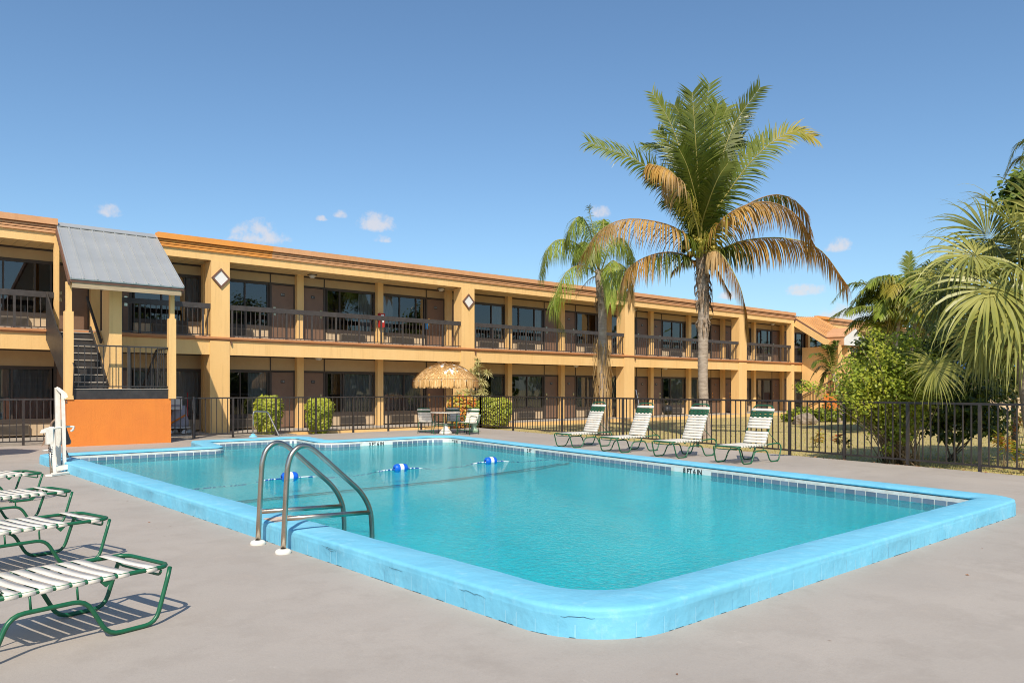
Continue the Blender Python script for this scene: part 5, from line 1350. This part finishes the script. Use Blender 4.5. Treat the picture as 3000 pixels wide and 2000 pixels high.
FANS = [ # hub px, depth offset, direction in the picture, depth part, facing, radius, droop
    (2918, 838, -.9, (-.75, .45), -.25, 1.28, .75), (2862, 748, -.3, (-1, .05), -.1, .98, .55), (2975, 668, -.1, (-.6, -.55), -.2, 1.0, .55),
    (2806, 790, .3, (-1, .25), .1, 1.05, .7), (2738, 1072, -.4, (-.15, 1), -.3, .58, .5), (3020, 945, -.7, (-.35, .75), -.4, 1.0, .7),
    (2990, 800, -.8, (.4, .3), -.5, 1.05, .7), (2905, 700, .7, (-.5, -.6), .3, 1.0, .5), (3040, 640, .2, (.2, -1), -.1, 1.0, .5), (2840, 880, .7, (-.8, .6), .3, 1.05, .8),
    (2950, 930, .8, (-.2, .8), .5, 1.1, .8), (3060, 760, .4, (.9, -.2), .2, 1.1, .6), (3080, 880, -.3, (.9, .5), -.2, 1.1, .7), (2985, 735, .9, (.3, -.6), .7, 1.0, .5),
    (2890, 960, -.2, (-.5, .9), -.1, .95, .8), (3040, 1020, .2, (.4, .9), .1, .9, .8), (2880, 800, .9, (-.9, .3), .4, 1.0, .8), (2930, 760, .5, (-.8, -.3), .3, 1.0, .6), (2950, 870, .3, (-.6, .7), .2, 1.1, .9), (2830, 840, 1.0, (-.9, .5), .5, 1.0, .9), (2910, 1010, .6, (-.4, .9), .2, .8, .9), (2985, 880, -1.1, (-.3, .8), -.3, 1.1, .9), (2780, 850, 1.1, (-.9, .5), .2, .9, .9)]
for hx, hy_, dz, (dx, dy), k, r_, dr in FANS:
    hub = D(hx, hy_, SDp + dz); d = px2(dx, dy, k)
    fan(sab, ctr + Vector((random.uniform(-.06, .06), random.uniform(-.06, .06), random.uniform(0, .25))), hub, d, (toward * random.uniform(.1, .9) + rt * random.uniform(-.5, .3) + Vector((0, 0, .8))), r_ * 1.3, ('sabal', 'sabal_d') if dz < .5 else ('sabal_d', 'sabal_d'), 52, dr * 1.4)

# ---- feathery palm clump farther back
random.seed(15)
AD = 27.0
ab = D(2625, 1140, AD); ab.z = LAWN_Z
ar = empty('areca_palm', tuple(ab), 0, 'olive feather palm clump rising behind the lime shrub', 'palm tree', 'palm trees behind the fence')
for k in range(4):
    a = k * 1.6; x = Vector((math.cos(a) * .25, math.sin(a) * .25, 0)); trunk_mesh([ab + x, ab + x * 1.4 + Vector((0, 0, 1.6)), D(2600 + 22 * k, 960 - 22 * k, AD) + x], [.07, .06, .05], .03).build('stem', M['palm_trunk'], ar)
for i in range(84):
    k = i % 4; o = D(2606 + 24 * k + random.uniform(-12, 12), 965 - 26 * k + random.uniform(-30, 55), AD); a = random.uniform(0, 6.28); h = random.uniform(.5, 1.35); l = random.uniform(.8, 1.65)
    d = Vector((math.cos(a), math.sin(a), 0)); p = [o, o + d * l * .35 + Vector((0, 0, h * .9)), o + d * l * .8 + Vector((0, 0, h)), o + d * l * 1.15 + Vector((0, 0, h * .55))]
    frond(ar, p, ll=.68, n=50, hang=.65, mats=('fr_light', 'fr_light', 'fr_lime') if i % 3 else ('fr_lime', 'fr_yellow'), r0=.018, w=.020, start=.15, plume=.3)
tp_ = D(2660, 900, AD); frond(ar, [tp_, D(2662, 810, AD), D(2664, 740, AD)], ll=.42, n=40, hang=.2, mats=('fr_light',), r0=.02, start=.5)

# ---- distant tall palm whose frond tips enter at the right
random.seed(16)
PD = 23.0; pb_ = D(3120, 1140, PD); pb_.z = LAWN_Z; pc_ = D(3140, 470, PD)
fp = empty('coconut_palm', tuple(pb_), 0, 'tall palm just beyond the right edge, only frond tips showing in the sky', 'palm tree', 'palm trees behind the fence')
trunk_mesh([pb_, pb_.lerp(pc_, .5), pc_], [.17, .14, .13], .03).build('trunk', M['palm_trunk'], fp)
for i in range(15):
    a = i * 2 * math.pi / 15 + random.uniform(-.2, .2); d = Vector((math.cos(a), math.sin(a), 0)); h = random.uniform(-.3, 1.1)
    frond(fp, [pc_, pc_ + d * .7 + Vector((0, 0, h * .7)), pc_ + d * 1.35 + Vector((0, 0, h * .7)), pc_ + d * 1.75 + Vector((0, 0, h * .2 - .5))], ll=.55, n=50, hang=.5, mats=('fr_green', 'fr_light'), start=.2, r0=.03)

# ---- leafy plants
def leaves(mb, c, rad, n, size, clump=.16, m=None, nclump=40, shell=.45, up=.25, aspect=.42, droop=.0, flat=False):
    """leaf-sized faces gathered in clumps through an ellipsoid, denser towards its rim"""
    cl = []
    for _ in range(nclump):
        while True:
            v = Vector((random.uniform(-1, 1), random.uniform(-1, 1), random.uniform(-1, 1)))
            if .05 < v.length < 1: break
        v = v.normalized() * (shell + (1 - shell) * random.random() ** .6)
        v = v * (1 + .18 * noise.noise(v * 2.3 + c * .7))
        cl.append((Vector((c.x + v.x * rad[0], c.y + v.y * rad[1], c.z + v.z * rad[2])), v.normalized()))
    for i in range(n):
        b, out_ = cl[i % nclump]; s = clump * (.6 + .8 * ((i * 37 % 11) / 11))
        p = b + Vector((random.gauss(0, s), random.gauss(0, s), random.gauss(0, s) * (.45 if flat else .8)))
        nv = (out_ * .8 + Vector((-.25, -.3, .75)) + Vector((random.uniform(-1, 1), random.uniform(-1, 1), random.uniform(-1, 1))) * .75).normalized()
        d = nv.cross(Vector((random.uniform(-1, 1), random.uniform(-1, 1), random.uniform(-1, 1)))).normalized(); s2 = nv.cross(d); L = size * random.uniform(.6, 1.25); w = L * aspect; nn_ = d.cross(s2) * w * .25
        mm = 0 if m is None else random.choice(m)
        mb.add([p, p + d * L * .5 + s2 * w + nn_, p + d * L, p + d * L * .5 - s2 * w + nn_], [(0, 1, 2), (0, 2, 3)] if False else [(0, 1, 2, 3)], mm)
def twig(mb, a, b, r, n=5, bend=.15):
    m = a.lerp(b, .5) + Vector((random.uniform(-1, 1), random.uniform(-1, 1), random.uniform(-.3, .5))) * bend * (b - a).length
    mb.tube([a, a.lerp(m, .6), m, m.lerp(b, .6), b], r, n, 0, True, [r, r * .85, r * .7, r * .5, r * .25])
def groundpt(px, v, z=LAWN_Z):
    d = fw + rt * ((px - 1500) / 2290); t = v / d.y; return Vector((d.x * t, v, z))
# clipped shrubs between fence and walkway
random.seed(50)
def boxbush(name, label, px0, px1, pyt, v, mats, size, n, cat='shrub', group=None, sq=4.2):
    a, b = groundpt(px0, v), groundpt(px1, v); c = (a + b) / 2; dep = c.dot(fw); zt = CAM_H - (pyt - 1140) / 2290 * dep
    wx = (rt.dot(b - a)) / 2; h = zt - c.z
    e = empty(name, (c.x, c.y, c.z), 0, label, cat, group)
    mb = MB()
    for i in range(n):
        while True:
            x, y, z = (random.uniform(-1, 1) for _ in range(3)); q = (abs(x) ** sq + abs(y) ** sq + abs(z) ** sq) ** (1 / sq)
            if q < 1: break
        k = random.uniform(.80, 1.0) if random.random() < .82 else random.uniform(.4, .8); x, y, z = x / q * k, y / q * k, z / q * k
        f = 1 + .13 * noise.noise(Vector((x * 2.4, y * 2.4, z * 2.4)) + c); taper = .72 + .28 * min(1, (z + 1))
        p = c + rt * (x * wx * f * taper) + fw * (y * wx * f * taper) + Vector((0, 0, h * .54 + z * h * .46 * f))
        nv = (rt * x + fw * y + Vector((-.2, -.25, z * .6 + .55)) + Vector((random.uniform(-1, 1), random.uniform(-1, 1), random.uniform(-1, 1))) * .6).normalized()
        d = nv.cross(Vector((random.uniform(-1, 1), random.uniform(-1, 1), random.uniform(-1, 1)))).normalized(); s2 = nv.cross(d); L = size * random.uniform(.7, 1.3)
        mb.add([p, p + d * L * .5 + s2 * L * .38, p + d * L, p + d * L * .5 - s2 * L * .38], [(0, 1, 2, 3)], random.randrange(len(mats)))
    mb.build('crown', [M[x] for x in mats], e, recalc=False)
    st_ = MB()
    for k in range(7): a_ = k * .9; twig(st_, c + Vector((random.uniform(-.12, .12), random.uniform(-.12, .12), 0)), c + rt * math.cos(a_) * wx * .6 + fw * math.sin(a_) * wx * .6 + Vector((0, 0, h * .6)), .018)
    st_.build('stem', M['bark'], e)
    return e
boxbush('clipped_shrub', 'lime green clipped shrub behind the fence, left of the pair by the steel step handrail', 737, 832, 1160, 23.35, ('lf_bush', 'lf_lime'), .085, 5200, group='clipped green shrubs before the motel')
boxbush('clipped_shrub', 'lime green clipped shrub behind the fence, right of the pair and slightly smaller', 890, 980, 1166, 23.35, ('lf_bush', 'lf_lime'), .085, 4600, group='clipped green shrubs before the motel')
boxbush('croton_shrub', 'red and orange croton shrub behind the thatched umbrella table', 1312, 1392, 1160, 23.5, ('lf_red', 'lf_orange', 'lf_orange', 'lf_red', 'lf_bush'), .13, 3200)
boxbush('clipped_shrub', 'yellow green rounded shrub beside the croton at the fence corner', 1395, 1500, 1166, 23.2, ('lf_bush', 'lf_lime', 'lf_bush'), .10, 5200, group='clipped green shrubs before the motel')
# dracaena: bare stems with spiky rosettes
random.seed(51)
dc = groundpt(1395, 23.75)
dr_ = empty('dracaena', tuple(dc), 0, 'tall spindly dracaena with pale spiky rosettes against the yellow pier', 'plant')
mb, lf_ = MB(), MB()
ROS = [(1402, 1075, .26), (1400, 1100, .3), (1428, 1092, .26), (1412, 1118, .28), (1418, 1135, .25), (1412, 1150, .25), (1370, 1150, .3), (1385, 1158, .3), (1425, 1160, .28), (1360, 1160, .28), (1399, 1055, .18), (1396, 1088, .24), (1410, 1165, .3), (1381, 1088, .18), (1345, 1155, .25)]
dd_ = dc.dot(fw)
for x, y, r_ in ROS:
    p = D(x, y, dd_ + random.uniform(-.3, .3)); twig(mb, dc + Vector((random.uniform(-.1, .1), random.uniform(-.1, .1), 0)), p, .018, 5, .06)
    for i in range(46):
        d = Vector((random.uniform(-1, 1), random.uniform(-1, 1), random.uniform(-.75, 1))).normalized(); L = r_ * random.uniform(.8, 1.25); s2 = d.cross(Vector((0, 0, 1)) + d.yzx).normalized() * .018
        q_ = p + d * L * .6 + DOWN * .01; t_ = p + d * L + DOWN * L * .22
        lf_.add([p - s2 * .5, p + s2 * .5, q_ + s2, q_ - s2, t_], [(0, 1, 2, 3), (3, 2, 4)])
mb.build('stem', M['bark_pale'], dr_); lf_.build('rosettes', M['lf_pale'], dr_, recalc=False)

# big lime shrub leaning over the fence
random.seed(52)
SH = 15.6; sb_ = D(2650, 1140, SH); sb_.z = LAWN_Z
sh = empty('lime_shrub', tuple(sb_), 0, 'loose lime green shrub with arching stems standing right behind the fence', 'shrub')
lf_, stm = MB(), MB()
for x, y, rx, rz_, n, nc in ((2585, 1130, .40, .40, 1500, 26), (2640, 1160, .38, .45, 1300, 22), (2600, 1060, .36, .30, 1100, 18)):
    leaves(lf_, D(x, y, SH + random.uniform(.2, .6)), (rx, rx, rz_), n, .062, .07, (1, 1, 2), nc, .3)
for i in range(74):      # arching canes, leafy along their outer two thirds
    tx, ty = random.gauss(2575, 82), random.uniform(968, 1200)
    if tx < 2370: tx = random.uniform(2420, 2700)
    if tx < 2480: ty = random.uniform(1075, 1170)
    if ty < 1030: tx = random.uniform(2540, 2680)
    b_ = sb_ + rt * random.uniform(-.35, .3) + fw * random.uniform(-.2, .5); tp2 = D(tx, ty, SH + random.uniform(-.7, .7)); md = b_.lerp(tp2, .5) + Vector((0, 0, random.uniform(.15, .4)))
    pth = [b_, md, tp2]; ln = (md - b_).length + (tp2 - md).length; twig(stm, b_, bez(pth, .99), .011, 4, .03)
    k = int(ln * .72 / .05)
    for q in range(k):
        t = .30 + .70 * q / k; c = bez(pth, t); sp = .05 + .09 * math.sin(math.pi * min(1, (t - .25) * 1.2))
        for _ in range(9):
            p = c + Vector((random.gauss(0, sp), random.gauss(0, sp), random.gauss(0, sp * .8))); nv = (Vector((-.35, -.4, .75)) + Vector((random.uniform(-1, 1), random.uniform(-1, 1), random.uniform(-1, 1))) * .8).normalized()
            d = nv.cross(Vector((random.uniform(-1, 1), random.uniform(-1, 1), random.uniform(-1, 1)))).normalized(); s2 = nv.cross(d); L_ = .062 * random.uniform(.6, 1.3)
            lf_.add([p, p + d * L_ * .5 + s2 * L_ * .4, p + d * L_, p + d * L_ * .5 - s2 * L_ * .4], [(0, 1, 2, 3)], random.choice((0, 0, 0, 2, 1)))
for i in range(24):
    x, y = random.gauss(2585, 75), random.gauss(1110, 62)
    c = D(x, y, SH + random.uniform(-.6, .5)); leaves(lf_, c, (.09, .09, .07), 55, .062, .05, (0, 0, 2, 1), 4)
for x, y in ((2612, 1272), (2622, 1285), (2607, 1312), (2630, 1258), (2655, 1285), (2597, 1180), (2380, 1130), (2350, 1128)):
    c = D(x, y, SH - .35); leaves(lf_, c, (.10, .10, .06), 90, .055, .045, (0, 0, 1), 5); twig(stm, D(2650, 1345, SH - .1), c, .008, 4, .1)
for x, y in ((2560, 1060), (2480, 1090), (2450, 1120), (2640, 1090), (2600, 1040), (2690, 1120), (2520, 1010), (2570, 1150), (2660, 1180), (2710, 1200), (2420, 1130), (2630, 1240)):
    twig(stm, sb_ + Vector((random.uniform(-.25, .25), random.uniform(-.25, .25), 0)), D(x, y, SH + random.uniform(-.3, .4)), .016, 5, .12)
lf_.build('foliage', [M['lf_lime'], M['lf_mid'], M['lf_bush']], sh, recalc=False); stm.build('stem', M['bark_pale'], sh)

# shrubs that close the view behind it
def bush(name, label, px, py, dep, blobs, mats, size, clump, base=None, cat='shrub', group=None, stems=6, mix=None, flat=False):
    b = D(px, py, dep); b.z = LAWN_Z; e = empty(name, tuple(b), 0, label, cat, group); lf_, stm = MB(), MB()
    for x, y, dz, rx, rz_, n, nc in blobs:
        c = D(x, y, dep + dz); leaves(lf_, c, (rx, rx, rz_), n, size, clump, mix, nc, .3, flat=flat)
        twig(stm, b + Vector((random.uniform(-.15, .15), random.uniform(-.15, .15), 0)), c, .03 if rx > .8 else .02, 5, .1)
    lf_.build('foliage', [M[x] for x in mats], e, recalc=False); stm.build('stem', M['bark'], e); return e
random.seed(53)
bush('garden_shrub', 'olive garden shrub beyond the lawn between the small palm and the feather palm', 2545, 1140, 29, [(2550, 1040, 0, .65, .6, 2000, 34), (2600, 1010, .5, .9, .8, 2400, 40), (2640, 1080, 0, 1.1, .9, 2800, 40), (2530, 1130, -1, .7, .7, 1800, 30), (2560, 1150, -1, .8, .8, 2000, 34), (2500, 1200, -2, .5, .35, 900, 16)], ('lf_mid', 'lf_lime', 'lf_mid'), .13, .17, mix=(0, 0, 1))
bush('hedge_tree', 'dark spreading tree in shade behind the fence, under the fan palm', 2790, 1140, 16.5, [(2790, 1150, 0, .9, .45, 1900, 30), (2830, 1200, -.3, .8, .35, 1300, 22), (2730, 1200, .3, .7, .5, 1300, 22), (2880, 1130, .6, .8, .35, 1200, 20), (2800, 1250, 0, .7, .3, 800, 14), (2860, 1262, .2, .5, .2, 420, 9), (2720, 1110, .8, .8, .6, 1300, 22), (2900, 1220, .3, .5, .25, 420, 9)], ('lf_dark', 'lf_mid'), .10, .13, mix=(0, 0, 1), cat='tree', flat=True)  # shade under the fan palm is put into the dark leaf colour
bush('hedge_tree', 'dark green tree farther back between feather palm and fan palm', 2760, 1140, 30, [(2740, 1000, 0, 1.5, 1.4, 3600, 60), (2830, 960, 1, 1.6, 1.6, 3600, 60), (2900, 1020, 0, 1.4, 1.2, 2600, 44), (2690, 1090, -1, 1.2, 1.0, 2400, 40), (2980, 980, 0, 1.5, 1.5, 2600, 44)], ('lf_dark', 'lf_mid'), .17, .24, mix=(0, 0, 1), cat='tree')
# tall broad-leaved tree at the right edge, its crown goes on outside the photograph
random.seed(54)
TD = 15.0; tb0 = D(3190, 1140, TD); tb0.z = LAWN_Z
tr_ = empty('broadleaf_tree', tuple(tb0), 0, 'tall glossy leaved tree whose top branch shows above the fan palm', 'tree')
trunk_mesh([tb0, tb0 + Vector((.1, 0, 2)), D(3170, 760, TD)], [.16, .14, .10], .0).build('trunk', M['bark'], tr_)
lf_, stm = MB(), MB()
for x, y, dz, rx, rz_, n, nc in ((2990, 545, 0, .28, .26, 420, 12), (2975, 600, 0, .26, .22, 360, 10), (3150, 690, 0, .9, .8, 2400, 40), (3230, 620, 0, 1.1, 1.0, 2800, 44), (3180, 850, -.2, 1.2, .9, 2800, 44), (3330, 750, .2, 1.2, 1.2, 2600, 40), (3090, 900, 1, .8, .8, 1700, 30)):
    c = D(x, y, TD + dz); leaves(lf_, c, (rx, rx, rz_), n, .13, .10, (0, 0, 1), nc, .3); twig(stm, D(3170, 800, TD), c, .035, 5, .1)
lf_.build('crown', [M['lf_mid'], M['lf_dark']], tr_, recalc=False); stm.build('limb', M['bark'], tr_)

# small palm by the far stair
random.seed(55)
AP = 35.5; b = D(2465, 1140, AP); b.z = LAWN_Z; c = D(2440, 1092, AP)
ap = empty('small_palm', tuple(b), 0, 'small dark green palm with recurved fronds before the far yellow stair wall', 'palm tree', 'palm trees behind the fence')
trunk_mesh([b, D(2466, 1170, AP), c], [.14, .10, .07], .03).build('trunk', M['palm_trunk'], ap)
for i, (x, y) in enumerate(((2370, 1045), (2375, 1110), (2395, 1160), (2415, 1015), (2450, 1005), (2490, 1020), (2510, 1060), (2515, 1100), (2480, 1120), (2405, 1130), (2430, 1030), (2380, 1075))):
    t = D(x, y, AP + random.uniform(-.6, .6)); m1 = c.lerp(t, .45) + Vector((0, 0, .42)); m2 = c.lerp(t, .8) + Vector((0, 0, .30))
    frond(ap, [c, m1, m2, t], ll=.42, n=40, hang=.45, mats=('fr_green', 'fr_light'), r0=.016, w=.022, start=.1)
# low green plants along the far bed, spiky yucca, small crotons by the fence
random.seed(56)
bush('bed_plant', 'low green bedding plants at the foot of the far stair', 2390, 1140, 36.5, [(2310 + 22 * k, 1222 - (k % 3) * 4, .5 * (k % 2), .35, .28, 420, 8) for k in range(9)], ('lf_mid', 'lf_lime'), .15, .13, mix=(0, 0, 1), cat='plant')
yb = D(2972, 1140, 19.0); yb.z = LAWN_Z
yc = empty('yucca', tuple(yb), 0, 'pale green spiky yucca rosette at the right edge above the fence rail', 'plant')
p = D(2972, 1168, 19.0); mb = MB()
for i in range(120):
    d = Vector((random.uniform(-1, 1), random.uniform(-1, 1), random.uniform(-.25, 1.2))).normalized(); L = random.uniform(.6, .95); s2 = d.cross(Vector((0, 0, 1))).normalized() * .022
    mb.add([p - s2 * .6, p + s2 * .6, p + d * L * .5 + s2, p + d * L * .5 - s2, p + d * L + DOWN * .06], [(0, 1, 2, 3), (3, 2, 4)])
mb.build('leaves', M['lf_pale'], yc, recalc=False); MB().tube([yb, p], .07, 8).build('stem', M['bark'], yc)
def croton(px, dep, h, label, mats, n=60):
    b = D(px, 1140, dep); b.z = LAWN_Z; e = empty('croton_plant', tuple(b), 0, label, 'plant', 'small crotons by the fence'); lf_, stm = MB(), MB()
    for k in range(4):
        t = b + Vector((random.uniform(-.14, .14), random.uniform(-.14, .14), h * random.uniform(.55, 1))); twig(stm, b, t, .009, 4, .1)
        for i in range(n // 4):
            d = Vector((random.uniform(-1, 1), random.uniform(-1, 1), random.uniform(-.3, .8))).normalized(); L = random.uniform(.10, .2); s2 = d.cross(Vector((0, 0, 1))).normalized() * .028; q_ = t + Vector((0, 0, random.uniform(-.12, .05)))
            lf_.add([q_, q_ + d * L * .55 + s2, q_ + d * L + DOWN * .03, q_ + d * L * .55 - s2], [(0, 1, 2, 3)], random.randrange(len(mats)))
    lf_.build('leaves', [M[x] for x in mats], e, recalc=False); stm.build('stem', M['bark_pale'], e)
croton(2390, 20.4, .42, 'small yellow croton on the lawn seen between the fence pickets, left one', ('lf_orange', 'fr_yellow', 'lf_bush'))
croton(2466, 18.2, .40, 'small dark red croton at the fence, right of the yellow croton', ('lf_red', 'lf_dark', 'lf_mid'))
croton(2940, 14.6, .85, 'leggy red and green croton behind the fence under the yucca', ('lf_red', 'lf_orange', 'lf_mid', 'lf_lime'), 90)
croton(2990, 14.0, .55, 'leafy croton at the right edge low behind the fence', ('lf_lime', 'lf_orange', 'lf_mid'), 70)
croton(2985, 18.5, .9, 'pinkish croton by the yucca at the right edge', ('lf_orange', 'lf_red'), 50)
# boulder on the lawn
mb = MB(); rb = D(2358, 1140, 33.8); rb.z = LAWN_Z
vs = []; fs = []; nn2 = 18; mm2 = 10
for i in range(mm2 + 1):
    for j in range(nn2):
        th, ph = math.pi * i / mm2, 2 * math.pi * j / nn2; v = Vector((math.sin(th) * math.cos(ph), math.sin(th) * math.sin(ph), math.cos(th)))
        k = 1 + .35 * noise.noise(v * 1.9) + .15 * noise.noise(v * 5); vs.append((rb.x + v.x * .46 * k, rb.y + v.y * .46 * k, rb.z + .16 + v.z * .34 * k))
for i in range(mm2):
    for j in range(nn2): fs.append((i * nn2 + j, i * nn2 + (j + 1) % nn2, (i + 1) * nn2 + (j + 1) % nn2, (i + 1) * nn2 + j))
M['rock'] = mat('coral_rock', (.36, .29, .21), .9, scale=6, col2=(.20, .155, .11), bump=.9, bscale=14)
tag(mb.add(vs, fs, 0, False).build('boulder', M['rock']), 'pale pitted boulder on the lawn before the far stair', 'boulder')
# building beyond the trees on the right: tan wall, bright blue awning
fb0 = D(2905, 1140, 52); fb = empty('neighbour_building', (fb0.x, fb0.y, LAWN_Z), R(-40), 'low tan building with a blue awning glimpsed between the right hand trees', 'building')
MB().box(-9, 16, 0, 6, 0, 2.6).build('wall', M['panel'], fb, rel=False)
MB().box(-9.4, 16.4, -.5, 6.5, 2.6, 2.85).build('roof', M['white'], fb, rel=False)
M['awning'] = mat('blue_awning', (.03, .16, .55), .5)
MB().prism([(-1.6, 2.9), (-.5, 3.9), (-.4, 3.9), (-.4, 2.86)], -8, 14, 'x').build('awning', M['awning'], fb, rel=False)
# cropped tree line that ends the ground on the right and behind the viewer
random.seed(57)
lf_ = MB()
for i in range(150):
    a = R(360 * i / 150); d = 78 + random.uniform(-12, 22)
    c = Vector((fw.x * math.cos(a) + rt.x * math.sin(a), fw.y * math.cos(a) + rt.y * math.sin(a), 0)) * d
    if c.y > 18 and c.x < 82: continue
    leaves(lf_, Vector((c.x, c.y, 3.0)), (5, 5, random.uniform(3, 5.5)), 480, 1.1, 1.0, (0, 0, 1), 20, .3)
tag(lf_.build('tree_line', [M['lf_dark'], M['lf_mid']], recalc=False), 'far green tree line closing the view beyond the lawn', 'trees', kind='stuff')
random.seed(58)
for k, (x, y, h) in enumerate(((24, -6, 8.5), (31, -9, 9.5), (19, -12, 8.0), (39, -5, 9))):
    b = Vector((x, y, LAWN_Z)); e = empty('garden_tree', tuple(b), 0, 'leafy garden tree outside the right edge, seen only mirrored in the windows', 'tree', 'trees mirrored in the windows')
    lf_ = MB()
    for q_ in range(7): leaves(lf_, b + Vector((random.uniform(-1.8, 1.8), random.uniform(-1.8, 1.8), h * random.uniform(.45, .9))), (1.5, 1.5, 1.3), 520, .3, .3, (0, 1), 16, .3)
    lf_.build('crown', [M['lf_dark'], M['lf_mid']], e, recalc=False); trunk_mesh([b, b + Vector((.1, .1, h * .4)), b + Vector((0, .2, h * .75))], [.25, .2, .1]).build('trunk', M['bark'], e)
# a few dry leaves and bits blown over the deck
random.seed(90); mb = MB()
for i in range(150):
    x, y = random.uniform(-1, 14.2), random.uniform(.8, 21.5)
    if 2.7 < x < 13.0 and 2.4 < y < 19.6 and not (x < 2.95 or y < 2.7): continue
    a = random.uniform(0, 6.28); l = random.uniform(.008, .022); w = l * random.uniform(.25, .5); c, s = math.cos(a), math.sin(a); h = random.uniform(.003, .010)
    mb.add([(x - c * l, y - s * l, .003), (x - s * w, y + c * w, h), (x + c * l, y + s * l, .004), (x + s * w, y - c * w, .003)], [(0, 1, 2, 3)])
for i in range(900):
    j = random.randrange(1, len(FC) - 2); t = random.random(); x = FC[j][0] + (FC[j + 1][0] - FC[j][0]) * t + random.gauss(.05, .12); y = FC[j][1] + (FC[j + 1][1] - FC[j][1]) * t
    a = random.uniform(0, 6.28); l = random.uniform(.015, .04); w = l * .4; c, s = math.cos(a), math.sin(a); z = 0.006 if x < FC[j][0] + (FC[j + 1][0] - FC[j][0]) * t - .09 else LAWN_Z + .05; h = z + random.uniform(.003, .02)
    mb.add([(x - c * l, y - s * l, z), (x - s * w, y + c * w, h), (x + c * l, y + s * l, z + .002), (x + s * w, y - c * w, z)], [(0, 1, 2, 3)])
M['litter'] = mat('dry_leaf', (.36, .17, .07), .8, scale=3, col2=(.18, .08, .04))
tag(mb.build('leaf_litter', M['litter'], recalc=False), 'dry brown leaf bits along the fence foot and on the deck', 'leaf litter', kind='stuff')
